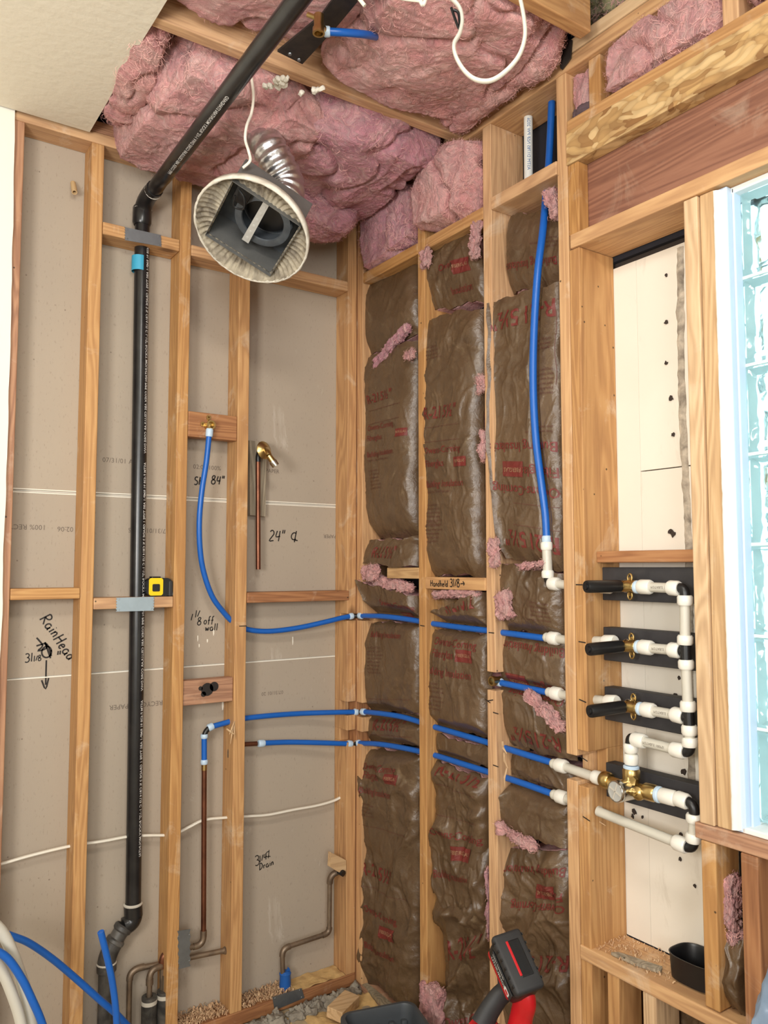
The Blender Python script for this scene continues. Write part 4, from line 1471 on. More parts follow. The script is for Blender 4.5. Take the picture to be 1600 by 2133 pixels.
# insulation in the bays below the window and the niche
tuft('pink fibreglass fold between the cripple studs below the window sill', 1528, 1880, 14, 70, .05, .04, 79)
tuft('salmon pink lump between the cripple studs under the window', 1530, 1948, 20, 16, .05, .03, 80)
tuft('pink lump beside the first cripple below the niche sill', 1252, 2040, 10, 30, .07, .03, 81)
b = Batt('kraft batt stuffed between the cripple studs under the window sill', [(1500, 1955), (1498, 2010), (1500, 2085)], [(1549, 1962), (1550, 2010), (1552, 2120)], .022, .03, .04, .02, .02, seed=38, nv=50, amp=1.8).done()
b = Batt('dark kraft behind the cripples below the niche sill', [(1245, 2018), (1250, 2260)], [(1520, 2140), (1520, 2330)], .105, .12, .12, .0, .0, seed=39, nv=50, amp=1.2).done()
b = Batt('kraft batt at the right edge of the picture under the window sill', [(1585, 1830), (1585, 2300)], [(1790, 1900), (1790, 2400)], .06, .09, .09, .01, .01, seed=40, nv=70, amp=1.4).done()


# ------------------------------------------------------------------ pipes
def ring(mb, p0, p1, r):
    """a collar between two points with softened rims"""
    p0, p1 = np.asarray(p0, float), np.asarray(p1, float)
    L = np.linalg.norm(p1 - p0)
    e = min(.25 * L, r * .25)
    mb.lathe(p0, p1 - p0, [(0, 0), (0, r * .86), (e, r), (L - e, r), (L, r * .86), (L, 0)], 20)


def elbow(mb, a, c, b, r, n=10):
    """bend from a through corner c to b"""
    a, c, b = (np.asarray(q, float) for q in (a, c, b))
    t = np.linspace(0, 1, n)[:, None]
    p = a * (1 - t) ** 2 + 2 * c * t * (1 - t) + b * t ** 2
    mb.tube(p, r, 14)


def lerp(a, b, t):
    return np.asarray(a) * (1 - t) + np.asarray(b) * t


RP = .0093          # blue half-inch supply pipe with its wall


def pex(name, mb_path, parent, r=RP, k=6, mat=None):
    m = MB().tube(spline(mb_path, k), r, 14)
    return part(name, m, mat or M_BLUE, parent, smooth=True)


# (1) hand shower riser from the brass elbow down and round the corner to the second valve
A_ = lambda pts, y=.045: [onA(a, b, y) for a, b in pts]
B_ = lambda pts, x=.03: [onB(a, b, x) for a, b in pts]
WP = 'blue water pipes running through the studs'
t = thing('water_pipe', 'blue water pipe curving down from the brass elbow on the backing block', 'pipe', onA(437, 905, .0), WP)
pth = [onA(436, 905, -.022)] + A_([(430, 962), (421, 1020), (415.5, 1080), (416.5, 1140), (424, 1190), (441, 1240), (463, 1272), (487, 1297)], .02)[0:0]
yy = [-.022, -.016, -.008, .0, .008, .016, .026, .036, .043]
pix = [(436, 903), (430, 962), (421, 1020), (415.5, 1080), (416.5, 1140), (424, 1190), (441, 1240), (463, 1272), (487, 1297)]
pth = [onA(a, b, y) for (a, b), y in zip(pix, yy)] + [onA(515, 1311, .043), onA(560, 1315, .04), onA(620, 1308, .03), onA(680, 1295, .012), onA(712, 1287, .004), onA(731, 1283.5, .003)]
pex('pipe', pth, t)
m = MB(); ring(m, onA(437, 893, -.022), onA(435.6, 910, -.022), .0125)
part('crimp_ring', m, M_RING, t, True)
m = MB()
c = onA(437, 886, -.018)
m.lathe(c + np.array([0, .02, 0]), (0, -1, 0), [(0, 0), (0, .0135), (.012, .0135), (.026, .0125), (.028, .0155), (.034, .0155), (.034, .0105), (.02, .0095), (.02, 0)], 24)
m.seg(c + np.array([0, .004, .0]), c + np.array([-.002, -.002, -.03]), .0095, n=16)
for dx, dz in ((-.026, .001), (-.006, .026)):
    q = onA(437, 886, .0) + np.array([dx, -.001, dz])
    m.lathe(q, (0, -1, 0), [(0, .0035), (0, .008), (.004, .008), (.004, .0035), (0, .0035)], 16)
    m.seg(q * .6 + c * .4 + np.array([0, .012, 0]), q + np.array([0, -.002, 0]), .004, n=8)
part('drop_elbow', m, M_BRASS, t, True)
m = MB()
ring(m, onA(727, 1284, .003), onA(735, 1283, .003), .0125)
part('crimp_ring', m, M_RING, t, True)
m = MB(); elbow(m, onA(733, 1283, .003), onA(743, 1283, .003), onB(752, 1282.5, .006), .0088)
part('corner_elbow', m, M_BLK, t, True)
m = MB(); ring(m, onB(748.5, 1282, .006), onB(755, 1283, .006), .0125)
part('crimp_ring', m, M_RING, t, True)
pex('pipe', [onB(753, 1282.5, .006), onB(800, 1284, .012), onB(850, 1290, .024), onB(895, 1298, .03)] + B_([(960, 1307), (1020, 1314), (1080, 1322), (1140, 1330)], .03), t)


def white_coupling(px0, py0, px1, py1, parent, x=.03, tail=None):
    """slim ring, wide collar and the pipe stub of a white fitting"""
    m = MB()
    a, b = onB(px0, py0, x), onB(px1, py1, x)
    ring(m, a, lerp(a, b, .28), .0135)
    part('fitting_ring', m, M_WPEX, parent, True)
    m = MB()
    ring(m, lerp(a, b, .32), lerp(a, b, 1.0), .0185)
    m.seg(lerp(a, b, .28), lerp(a, b, .34), .0105)
    part('coupling', m, M_WFIT, parent, True)
    if tail is not None:
        part('pipe', MB().seg(lerp(a, b, .9), onB(tail[0], tail[1], x), .0125), M_WPEX, parent, True)


white_coupling(1136, 1327, 1164, 1331, t, .03, (1200, 1336))
m = MB(); hole = MB()
# (2) hot line
t = thing('water_pipe', 'blue pipe from the black elbow above the copper riser to the white feed pipe', 'pipe', onA(428, 1590, .045), WP)
pex('pipe', A_([(425.5, 1534), (425.5, 1590)], .04), t)
m = MB(); elbow(m, onA(425.5, 1537, .04), onA(426, 1518, .04), onA(445, 1513, .04), .009); part('elbow', m, M_BLK, t, True)
for a, b in (((425.5, 1529), (425.5, 1538)), ((425.5, 1582), (425.5, 1592))):
    m = MB(); ring(m, onA(*a, .04), onA(*b, .04), .0125); part('crimp_ring', m, M_RING, t, True)
m = MB(); ring(m, onA(433, 1517, .04), onA(444, 1512, .04), .0125); part('crimp_ring', m, M_RING, t, True)
pex('pipe', A_([(440, 1514), (465, 1507), (490, 1500), (520, 1495), (570, 1490), (630, 1486)], .04) + [onA(690, 1484, .02), onA(742, 1483, .008)], t)
m = MB(); ring(m, onA(737, 1483, .008), onA(745.5, 1483, .006), .0125); part('crimp_ring', m, M_RING, t, True)
m = MB(); elbow(m, onA(743, 1483, .008), onA(750, 1483, .006), onB(758, 1483, .012), .0088); part('corner_elbow', m, M_BLK, t, True)
m = MB(); ring(m, onB(754, 1482.5, .010), onB(761, 1483, .010), .0125); part('crimp_ring', m, M_RING, t, True)
pex('pipe', [onB(758, 1482.5, .010), onB(800, 1487, .016), onB(845, 1495, .03)] + B_([(905, 1514), (960, 1530), (1020, 1548), (1080, 1567), (1158, 1591)], .036), t)
white_coupling(1150, 1590, 1180, 1598, t, .036, (1242, 1620))
m = MB(); ring(m, onB(1236, 1617, .036), onB(1252, 1622, .036), .0175); part('coupling', m, M_WFIT, t, True)
# (3) cold line
t = thing('water_pipe', 'lowest blue pipe from the short copper stub to the lowest white coupling', 'pipe', onA(545, 1548, .045), WP)
part('copper_stub', MB().seg(onA(500, 1551, .04), onA(535, 1549, .04), .008), M_COPPER, t, True)
m = MB(); ring(m, onA(538, 1549, .04), onA(551, 1548, .04), .0125); part('crimp_ring', m, M_RING, t, True)
pex('pipe', A_([(545, 1548), (600, 1546)], .04) + [onA(660, 1547, .025), onA(728, 1549.5, .008)], t)
m = MB(); ring(m, onA(724, 1549, .008), onA(733, 1549.5, .008), .0125); part('crimp_ring', m, M_RING, t, True)
m = MB(); elbow(m, onA(731, 1549, .008), onA(738, 1549, .006), onB(746, 1548.5, .010), .0088); part('corner_elbow', m, M_BLK, t, True)
m = MB(); ring(m, onB(742, 1548, .010), onB(749.5, 1548, .010), .0125); part('crimp_ring', m, M_RING, t, True)
pex('pipe', [onB(746, 1548, .010), onB(790, 1550, .016), onB(845, 1559, .03)] + B_([(905, 1573), (960, 1590), (1020, 1609), (1090, 1632), (1160, 1657)], .036), t)
white_coupling(1151, 1654, 1181, 1664, t, .036, (1250, 1690))
# (5) short line from the drop elbow on the third stud to the lowest valve
t = thing('water_pipe', 'short blue pipe from the brass elbow notched into the third stud', 'pipe', onB(1030, 1420, .02), WP)
pex('pipe', B_([(1038, 1421), (1090, 1432), (1150, 1444)], .03), t)
m = MB(); ring(m, onB(1034, 1419, .03), onB(1045, 1422, .03), .013); part('crimp_ring', m, M_RING, t, True)
m = MB()
c = onB(1024, 1419, .0)
m.lathe(c + np.array([.035, 0, 0]), (-1, 0, 0), [(0, 0), (0, .012), (.02, .012), (.024, .0145), (.036, .0145), (.036, .0105), (.016, .0095), (.016, 0)], 24)
m.seg(c + np.array([.03, 0, 0]), onB(1038, 1421, .03), .0095)
part('drop_elbow', m, M_BRASS, t, True)
white_coupling(1141, 1441, 1170, 1447, t, .03, (1210, 1454))
# (4) riser in the bay beside the double stud
t = thing('water_pipe', 'tall blue riser pipe in front of the kraft paper beside the double stud', 'pipe', onB(1146, 1215, .02), WP)
xs_ = [.075, .075, .05, .015, -.004, -.006, -.004, 0, .006, .012, .02, .02]
pix = [(1150, 200), (1144, 330), (1138, 400), (1131, 480), (1121, 560), (1114.5, 650), (1111, 740), (1111.5, 830), (1117, 920), (1127, 1000), (1136, 1070), (1139, 1120)]
pex('pipe', [onB(1151, 110, .09)] + [onB(a, b, x) for (a, b), x in zip(pix, xs_)], t, r=.0108)
m = MB(); ring(m, onB(1138.6, 1116, .02), onB(1139, 1130, .02), .0135); part('fitting_ring', m, M_RING, t, True)
m = MB(); ring(m, onB(1139, 1129, .02), onB(1139.5, 1146, .02), .0175); part('coupling', m, M_WFIT, t, True)
part('pipe', MB().seg(onB(1139.3, 1144, .02), onB(1141, 1190, .02), .0135), M_WPEX, t, True)
m = MB(); ring(m, onB(1141, 1188, .02), onB(1141.5, 1204, .02), .0175); part('coupling', m, M_WFIT, t, True)
m = MB(); elbow(m, onB(1141.5, 1202, .02), onB(1142, 1216, .02), onB(1152, 1215, .02), .0115); part('elbow', m, M_BLK, t, True)
m = MB(); ring(m, onB(1146, 1215, .02), onB(1164, 1217, .02), .0185); part('coupling', m, M_WFIT, t, True)
part('pipe', MB().seg(onB(1160, 1216, .02), onB(1205, 1221, .024), .0125), M_WPEX, t, True)

# white pvc pipe standing in the opening under the top plate
t = thing('pvc_pipe', 'white plastic pipe with blue print standing in the dark opening under the top plate', 'pipe', onB(1102, 380, .075))
P0, P1 = onB(1101, 378, .075), onB(1100, 170, .075)
part('pipe', MB().seg(P0, P1, .0135, n=20), M_CPVC, t, True)


def wrap_text(s, p0, axis, side, r, size, mb, start=0.0, mirror=False, reverse=False, bold=0.0):
    """lettering wrapped on a pipe: runs along axis from p0, centred on the direction side"""
    V, Fs = letters(s, size, bold)
    V, Fs = slice_mesh(V, Fs, size * .5)
    axis = np.asarray(axis, float); axis /= np.linalg.norm(axis)
    side = np.asarray(side, float); side -= axis * (side @ axis); side /= np.linalg.norm(side)
    b = np.cross(axis, side)
    a = (V[:, 1] - size * .36) / r * (-1 if reverse else 1)
    s_ = start + V[:, 0]
    P = np.asarray(p0) + np.outer(s_, axis) + (r + .0004) * (np.outer(np.cos(a), side) + np.outer(np.sin(a), b))
    mb.add(P, Fs)


m = MB()
toC = lambda p: CAM - np.asarray(p)
wrap_text('ASTM D1785 NSF PW 2026', P0, P1 - P0, toC(P0) + np.array([0, -.6, 0]), .0135, .014, m, .03)
part('printed_words', m, M_BINK, t, kind='stuff')

# ceiling drop elbow on its black bar with the blue feed
t = thing('water_pipe', 'blue ceiling pipe feeding the brass elbow on the black bracket', 'pipe', onZ(668, 66, 2.9), None)
zc = 2.865
pex('pipe', [onZ(680, 66, zc), onZ(720, 68, zc + .005), onZ(762, 72, zc + .03), onZ(800, 80, zc + .09)], t)
m = MB(); ring(m, onZ(675, 66, zc), onZ(688, 66, zc), .0125); part('crimp_ring', m, M_RING, t, True)
m = MB()
c = onZ(664, 72, 2.845)
m.lathe(c + np.array([0, 0, .05]), (0, 0, -1), [(0, 0), (0, .012), (.03, .012), (.034, .015), (.048, .015), (.048, .0105), (.03, .0095), (.03, 0)], 24)
m.seg(c + np.array([0, 0, .02]), onZ(680, 66, zc), .0095)
m.seg(c + np.array([0, 0, .04]), c + np.array([-.02, 0.02, .055]), .006)
part('drop_elbow', m, M_BRASS, t, True)
t = thing('bracket_bar', 'black steel bracket bar screwed to the near joist beside the pipe', 'bracket', onZ(650, 100, 2.92))
m = MB()
q = [onZ(a, b, 2.91) for a, b in ((578, 108), (630, 134), (705, 52), (668, 34))]
m.plate(q, (0, 0, 1), .006)
part('plate', m, M_BLKSTEEL, t)
m = MB()
q = [onZ(a, b, 2.91) for a, b in ((668, 34), (705, 52), (745, 4), (725, -20), (700, -10))]
m.plate(q, (0, 0, 1), .006)
part('plate', m, M_BLKSTEEL, t)
m = MB()
for a, b in ((604, 112), (623, 124)):
    m.lathe(onZ(a, b, 2.91), (0, 0, -1), [(0, .0055), (.003, .0045), (.003, 0)], 12)
part('screw', m, M_STEEL, t, True)
t = thing('water_pipe', 'blue pipe bend dropping past the joist hanger at the ceiling', 'pipe', onZ(1120, 90, 2.95))
pex('pipe', [onZ(1096, 52, 3.0), onZ(1112, 76, 2.975), onZ(1126, 98, 2.97), onZ(1140, 126, 2.985), onB(1150, 150, .03)], t)
t = thing('joist_hanger', 'grey metal hanger strap nailed at the joist end above the double stud', 'bracket', onB(1180, 110, -.01))
m = MB()
q = [onB(a, b, -.006) for a, b in ((1168, 142), (1176, 80), (1193, 84), (1190, 122), (1172, 146))]
m.plate(q, (-1, 0, 0), .003)
part('strap', m, M_BLKSTEEL, t)

# ------------------------------------------------------------------ black vent pipe
t = thing('vent_pipe', 'black plastic vent pipe running down the left wall with a bend to the ceiling', 'pipe', onA(278, 1890, .045))
RV = .0241
yv = .046
top = onA(297, 428, yv)
bot = onA(277.5, 1885, yv)
part('pipe', MB().seg(bot, top, RV, n=28), M_ABS, t, True)
hor = np.array([-.858, -1.95, 2.79])
hor0 = onA(306, 415, yv - .02)
m = MB().tube([lerp(hor0, hor, k / 160) for k in range(161)], RV, 32)
Vd = m.v[0]
for px_, py_, dp_, wa_ in ((418, 262, .010, .022), (398, 290, .006, .016), (368, 322, .010, .020), (330, 392, .004, .02)):
    cen = hor0 + (hor - hor0) * np.clip(((px_ - 306) / (640 - 306)) ** 1.35 * .62, 0, 1)
    tc = (CAM - cen) / np.linalg.norm(CAM - cen) + np.array([.35, 0, -.1])
    tc /= np.linalg.norm(tc)
    g_ = np.exp(-np.sum((Vd - (cen + tc * RV)) ** 2, 1) / wa_ ** 2)
    Vd -= tc * (g_ * dp_)[:, None]
part('pipe', m, M_ABS, t, 'all')
m = MB(); elbow(m, onA(296, 452, yv), onA(297.5, 416, yv), lerp(hor0, hor, .045), .0275, 14); part('elbow', m, M_ABS, t, True)
m = MB(); ring(m, onA(296.5, 430, yv), onA(295.5, 470, yv), .0305); part('hub', m, M_ABS, t, True)
m = MB(); m.lathe(onA(297, 437, yv), (0, 0, 1), [(-.0035, .0305), (0, .0315), (.003, .0305)], 28); part('glue_bead', m, M_GLUE, t, True)
m = MB(); m.lathe(lerp(hor0, hor, .035), hor - hor0, [(-.002, .0275), (0, .0288), (.002, .0265)], 28); part('glue_bead', m, M_GLUE, t, True)
m = MB(); m.lathe(onA(290, 566, yv), (0, 0, 1), [(0, RV), (0, RV + .0009), (.05, RV + .0009), (.05, RV)], 28); part('blue_tape', m, M_CYAN, t, True, label='light blue tape band')
# lower offset
a0 = onA(277, 1883, yv); a1 = onA(278, 1908, yv); b0 = onA(258, 1930, yv); c0 = onA(233, 1972, yv); d0 = onA(222, 2000, yv); d1 = onA(222, 2140, yv)
m = MB(); m.lathe(a0, (0, 0, -1), [(-.004, .0245), (-.001, .0295), (.003, .0285)], 28); part('glue_bead', m, M_GLUE, t, True)
m = MB(); m.seg(a0, a1, .0285, n=24); elbow(m, a1, onA(277, 1922, yv), b0, .0275, 10); part('elbow', m, M_ABS, t, True)
m = MB(); ring(m, lerp(b0, c0, -.08), lerp(b0, c0, .25), .0295); part('hub', m, M_ABSD, t, True)
part('pipe', MB().seg(lerp(b0, c0, .2), lerp(b0, c0, .7), RV, n=24), M_ABSD, t, True)
m = MB(); ring(m, lerp(b0, c0, .58), lerp(b0, c0, .85), .0295); part('hub', m, M_ABSD, t, True)
m = MB(); elbow(m, lerp(b0, c0, .8), onA(223, 1990, yv), onA(222, 2006, yv), .0275, 10); part('elbow', m, M_ABSD, t, True)
m = MB(); m.lathe(onA(222, 2006, yv), (0, 0, -1), [(-.003, .0275), (0, .0305), (.003, .029)], 28); part('glue_bead', m, M_GLUE, t, True)
m = MB(); m.seg(onA(222, 2006, yv), onA(222, 2022, yv), .0295, n=24); m.seg(onA(222, 2020, yv), np.array([onA(222, 2020, yv)[0], yv, .012]), RV, n=24); part('pipe', m, M_ABSD, t, True)
m = MB()
long_ = 'ASTM F-628 91 RMP-1 ABS TYPE 1 GRADE 2 % C814 U3 C 1-1/2" ROCKY MOUNTAIN PIPE COEX ABS CELLULAR CORE DWV '
V_, _f = letters(long_, .0135)
wlen = V_[:, 0].max() + .03
Lp = np.linalg.norm(top - bot)
s0 = .1
k = 0
while s0 < Lp - .3:
    txt = long_
    if s0 + wlen > Lp - .1:
        txt = long_[:int(len(long_) * (Lp - .12 - s0) / wlen)]
    wrap_text(txt, top, bot - top, np.array([.62, -1.0, 0]), RV, .0135, m, s0, reverse=False, bold=.012)
    s0 += wlen
wrap_text('PIPE COEX ABS CELLULAR CORE DWV 1-1/2" ROCKY MOUNTAIN STANDARD', hor0, hor - hor0, toC(lerp(hor0, hor, .45)) + np.array([.4, 0, .0]), RV, .0135, m, .25, reverse=False, bold=.012)
part('printed_words', m, M_WHINK, t, kind='stuff')

# ------------------------------------------------------------------ nail plates
NP = 'steel nail plates over pipes and cables'


def nail_plate(label, px, plane, mat, th=.0016, teeth=True):
    """px: four picture corners of the plate, on the stud face"""
    P = [plane(a, b) for a, b in px]
    q = []
    n = 5
    for e in range(4):
        a, b = P[e], P[(e + 1) % 4]
        q.append(a)
        if teeth and e in (1, 3):
            d = (P[(e + 2) % 4] - b); d = d / np.linalg.norm(d) * .004
            for k in range(1, 2 * n):
                q.append(lerp(a, b, k / (2 * n)) + (d if k % 2 else 0))
    nrm = np.cross(P[1] - P[0], P[3] - P[0])
    nrm /= np.linalg.norm(nrm)
    if nrm @ (CAM - P[0]) < 0: nrm = -nrm
    m = MB().plate(q, nrm, th)
    t = thing('nail_plate', label, 'metal plate', sum(P) / 4, NP)
    part('plate', m, mat, t)
    m = MB()
    for u, v in ((.08, .15), (.08, .85), (.92, .15), (.92, .85)):
        c = lerp(lerp(P[0], P[1], u), lerp(P[3], P[2], u), v)
        m.lathe(c + nrm * th, nrm, [(0, .003), (.0009, .0022), (.0009, 0)], 10)
    part('dimple', m, mat, t, kind='stuff')


nail_plate('dull steel nail plate across the vent pipe on the upper block', [(259, 473), (336, 490), (337, 514), (259, 500)], lambda a, b: onA(a, b, -.0035), M_STEEL)
nail_plate('pale blue steel nail plate across the vent pipe at the mid block', [(241, 1245), (322, 1243), (321, 1272), (241, 1274)], lambda a, b: onA(a, b, -.0035), M_PLATE)
nail_plate('upright steel nail plate at the foot of the second stud', [(369, 1939), (397, 1935), (397, 2012), (371, 2019)], lambda a, b: onA(a, b, -.0015), M_STEEL)
nail_plate('steel nail plate bent over the bottom plate near the blue wrapped stub', [(567, 2077), (628, 2058), (634, 2078), (572, 2104)], lambda a, b: onA(a, b, -.0035), M_STEEL, teeth=False)

# ------------------------------------------------------------------ old copper
t = thing('copper_riser', 'reddish copper riser with an elbow passing behind the nail plate', 'pipe', onA(425, 1960, .04), 'copper pipes in the left wall')
part('pipe', MB().seg(onA(425.5, 1590, .04), onA(424, 1955, .04), .0085, n=16), M_COPPER, t, True)
m = MB(); m.seg(onA(425.5, 1588, .04), onA(425.4, 1604, .04), .0095, n=16); part('brass_adapter', m, M_BRASS, t, True)
m = MB(); m.seg(onA(424, 1938, .04), onA(424, 1950, .04), .0105); elbow(m, onA(424, 1948, .04), onA(424, 1970, .04), onA(403, 1972, .04), .0105); part('elbow', m, M_OLDCU, t, True)
part('pipe', MB().seg(onA(408, 1971, .04), onA(345, 1985, .04), .0085), M_OLDCU, t, True)
m = MB(); elbow(m, onA(355, 1983, .04), onA(337, 1986, .04), onA(338, 2006, .04), .0105); m.seg(onA(338, 2003, .04), onA(338, 2016, .04), .012); part('elbow', m, M_COPPER, t, True)
part('pipe', MB().seg(onA(338, 2010, .04), onA(338, 2062, .04), .0085), M_OLDCU, t, True)
t = thing('copper_riser', 'darker copper riser hugging the third stud with a hooked top elbow', 'pipe', onA(481, 1975, .05), 'copper pipes in the left wall')
part('pipe', MB().seg(onA(480, 1570, .045), onA(481, 1975, .045), .0085, n=16), M_COPPER, t, True)
m = MB(); m.seg(onA(480, 1577, .045), onA(480, 1564, .045), .0105); elbow(m, onA(480, 1567, .045), onA(480, 1550, .045), onA(500, 1551, .042), .0105); part('elbow', m, M_OLDCU, t, True)
m = MB(); elbow(m, onA(481, 1968, .045), onA(482, 1985, .045), onA(466, 1979, .045), .0115); part('elbow', m, M_OLDCU, t, True)
part('pipe', MB().seg(onA(476, 1978, .045), onA(385, 1997, .055), .0085), M_OLDCU, t, True)
part('pipe', MB().seg(onA(385, 1997, .055), onA(290, 2017, .06), .0085), M_OLDCU, t, True)
m = MB(); elbow(m, onA(300, 2014, .06), onA(269, 2019, .06), onA(270, 2042, .06), .0105); part('elbow', m, M_OLDCU, t, True)
e = onA(270, 2035, .06)
part('pipe', MB().seg(e, (e[0], e[1], .012), .0085), M_OLDCU, t, True)
# two stubs wrapped in black foam at the floor
for lab, px, py, top_el in (('left copper stub rising from a black foam sleeve at the floor', 311, 2075, True), ('right copper stub rising from a black foam sleeve at the floor', 343, 2062, False)):
    t = thing('insulated_stub', lab, 'pipe', onA(px, 2133, .03), 'foam wrapped copper stubs')
    c = onA(px, py, .03)
    m = MB(); m.lathe((c[0], c[1], .012), (0, 0, 1), [(0, .0), (0, .024), (c[2] - .012, .0235), (c[2] - .012, .011), (c[2] - .04, .011)], 20)
    part('foam_sleeve', m, M_FOAMTUBE, t, True)
    m = MB(); m.lathe((c[0], c[1], c[2] - .022), (0, 0, 1), [(0, .0238), (.0, .0246), (.012, .0246), (.012, .0238)], 20)
    part('tie_wrap', m, M_GLUE, t, True)
    up_ = c + np.array([0, 0, .065])
    part('pipe', MB().seg((c[0], c[1], c[2] - .03), up_ - np.array([0, 0, .02]), .0085), M_OLDCU, t, True)
    if top_el:
        m = MB(); m.seg(up_ - np.array([0, 0, .03]), up_ - np.array([0, 0, .012]), .0115)
        elbow(m, up_ - np.array([0, 0, .014]), up_ + np.array([0, 0, .02]), onA(336, 2013, .035), .0105)
        part('elbow', m, M_OLDCU, t, True)

# old shower arm on its scrap board
t = thing('shower_arm_stub', 'polished brass flange and stub on a grey scrap board with hanging copper pipe', 'pipe', onA(540, 1080, .05))
m = MB(); q = [onA(a, b, .062) for a, b in ((520, 917), (556, 922), (553, 1076), (521, 1073))]
m.plate(q, (0, 1, 0), .0255); part('scrap_board', m, OLDW, t)
m = MB(); elbow(m, onA(538, 962, .045), onA(537, 938, .045), onA(546, 938, .02), .0095); part('elbow', m, M_BLK, t, True)
part('pipe', MB().seg(onA(537.5, 950, .045), onA(538, 1186, .045), .0085, n=16), M_COPPER, t, True)
c = onA(549, 938, .012)
ax = np.array([.30, -1, .12])
m = MB(); m.lathe(c, ax, [(0, 0), (0, .032), (.002, .0325), (.006, .030), (.013, .016), (.016, .0115), (.016, 0)], 32); part('flange', m, M_BRASS, t, True)
e0 = c + ax / np.linalg.norm(ax) * .012
e1 = onA(560, 949, -.05); e2 = onA(569, 962, -.055)
m = MB(); elbow(m, e0, onA(558, 938, -.045), e1, .0105); m.seg(e1, e2, .0105, .0115); part('arm', m, M_BRASS, t, True)
d_ = (e2 - e1) / np.linalg.norm(e2 - e1)
m = MB(); m.lathe(e2 - d_ * .003, d_, [(0, 0), (0, .014), (.006, .0145), (.02, .0135), (.02, .009), (.005, .008), (.005, 0)], 20); part('threaded_end', m, M_CHROME, t, True)

# drain stub in the right hand bay of the left wall
t = thing('copper_pipe', 'stepped old copper pipe from the small wood block to the blue wrapped stub', 'pipe', onA(595, 2060, .04), 'copper pipes in the left wall')
q0 = onA(712, 1815, .02); q1 = onA(687, 1822, .03)
part('pipe', MB().seg(q0, onA(697, 1818, .025), .009), M_OLDCU, t, True)
m = MB(); elbow(m, onA(702, 1817, .025), q1, onA(687, 1840, .035), .0115); part('elbow', m, M_OLDCU, t, True)
part('pipe', MB().seg(onA(687, 1836, .035), onA(686, 1938, .035), .0085), M_OLDCU, t, True)
m = MB(); elbow(m, onA(686, 1932, .035), onA(686, 1944, .035), onA(672, 1948, .035), .0105); part('elbow', m, M_OLDCU, t, True)
part('pipe', MB().seg(onA(678, 1946, .035), onA(600, 1972, .04), .0085), M_OLDCU, t, True)
m = MB(); elbow(m, onA(604, 1971, .04), onA(588, 1975, .04), onA(588, 1992, .04), .0105); part('elbow', m, M_OLDCU, t, True)
part('pipe', MB().seg(onA(588, 1986, .04), onA(590, 2052, .04), .0085), M_OLDCU, t, True)
m = MB()
c = onA(594, 2058, .04)
m.lathe((c[0], c[1], .078), (0, 0, 1), [(0, 0), (0, .019), (.02, .0205), (.045, .019), (.055, .021), (.062, .012), (.062, 0)], 16)
m.plate([c + np.array(p) for p in ((.002, -.004, .02), (.02, -.004, .02), (.017, -.004, .06), (.011, -.004, .068), (.006, -.004, .058))], (0, 1, 0), .006)
part('blue_wrap', m, M_BTAPE, t, True, label='crumpled blue tape wrap')
t = thing('wood_scrap_block', 'small split wood block nailed to the corner stud above the old copper elbow', 'wood block', onA(703, 1800, .02))
m = MB(); q = [onA(a, b, -.006) for a, b in ((690, 1776), (721, 1792), (721, 1818), (706, 1817), (688, 1806))]
m.plate(q, (0, 1, 0), .02); part('block', m, PALE['x'], t)
part('pipe_end', MB().seg(onA(706, 1814, .01), onA(716, 1820, -.012), .011), M_BLK, t, True)

# white cable along the left wall
t = thing('electric_cable', 'white electric cable threaded through the studs low on the left wall', 'cable', onA(0, 1800, .04))
pth = A_([(-40, 1808), (0, 1800), (60, 1783), (120, 1768), (165, 1759), (215, 1752), (270, 1742), (310, 1740), (360, 1738), (395, 1722), (425, 1708), (470, 1703), (520, 1700), (560, 1697), (610, 1687), (660, 1678), (695, 1668), (716, 1657)], .05)
m = MB().tube(spline(pth, 5), .0065, 10, squash=.7); part('cable', m, M_CABLE, t, True)
# cardboard roll on the gypsum
t = thing('cardboard_plug', 'small tan paper roll sticking out of the gypsum board high on the left', 'paper roll', onA(153, 395, .08))
m = MB(); c = onA(152, 381, .08); m.lathe(c, onA(157, 412, .03) - c, [(0, 0), (0, .008), (.042, .009), (.055, .0085), (.055, .006), (.03, .006), (.03, 0)], 14); part('roll', m, M_CREAM, t, True)


# ------------------------------------------------------------------ valve manifold in the niche
BG = 'black backing boards behind the shower valves'
BX = .067
t = None
for lab, z0, z1 in (('top black backing board under the reddish block', 1.463, 1.55), ('second black backing board from the top', 1.305, 1.392),
                    ('third black backing board from the top', 1.150, 1.236), ('bottom black backing board behind the brass mixing valve', .952, 1.040)):
    mb = MB().bevel_box(BX, BX + .036, -1.438, -1.1155, z0, z1, .002)
    t = tag(part('backing_board', mb, M_BOARD), lab, 'board', BG)
mb = MB().bevel_box(.045, .12, -1.436, -1.1155, 1.562, 1.592, .003)
tag(part('wood_block', mb, REDW['y']), 'reddish wood block wedged above the top black backing board', 'wood block')

MX = .022           # depth of the pipe run in front of the boards
R1, R2 = .0122, .0182
t = thing('valve_manifold', 'white pipe manifold with black elbows linking the three valves to the mixing valve', 'pipe', onB(1435, 1560, MX))


def wpipe(p0, p1, r=R1, x=MX, par=None):
    part('pipe', MB().seg(onB(*p0, x), onB(*p1, x), r, n=18), M_WPEX, par or t, True)


def wcoup(p0, p1, r=R2, x=MX, par=None, mat=None):
    m = MB(); ring(m, onB(*p0, x), onB(*p1, x), r); part('coupling', m, mat or M_WFIT, par or t, True)


def belbow(a, c, b, x=MX, r=.0118, par=None):
    m = MB(); elbow(m, onB(*a, x), onB(*c, x), onB(*b, x), r, 8); part('elbow', m, M_BLK, par or t, True)


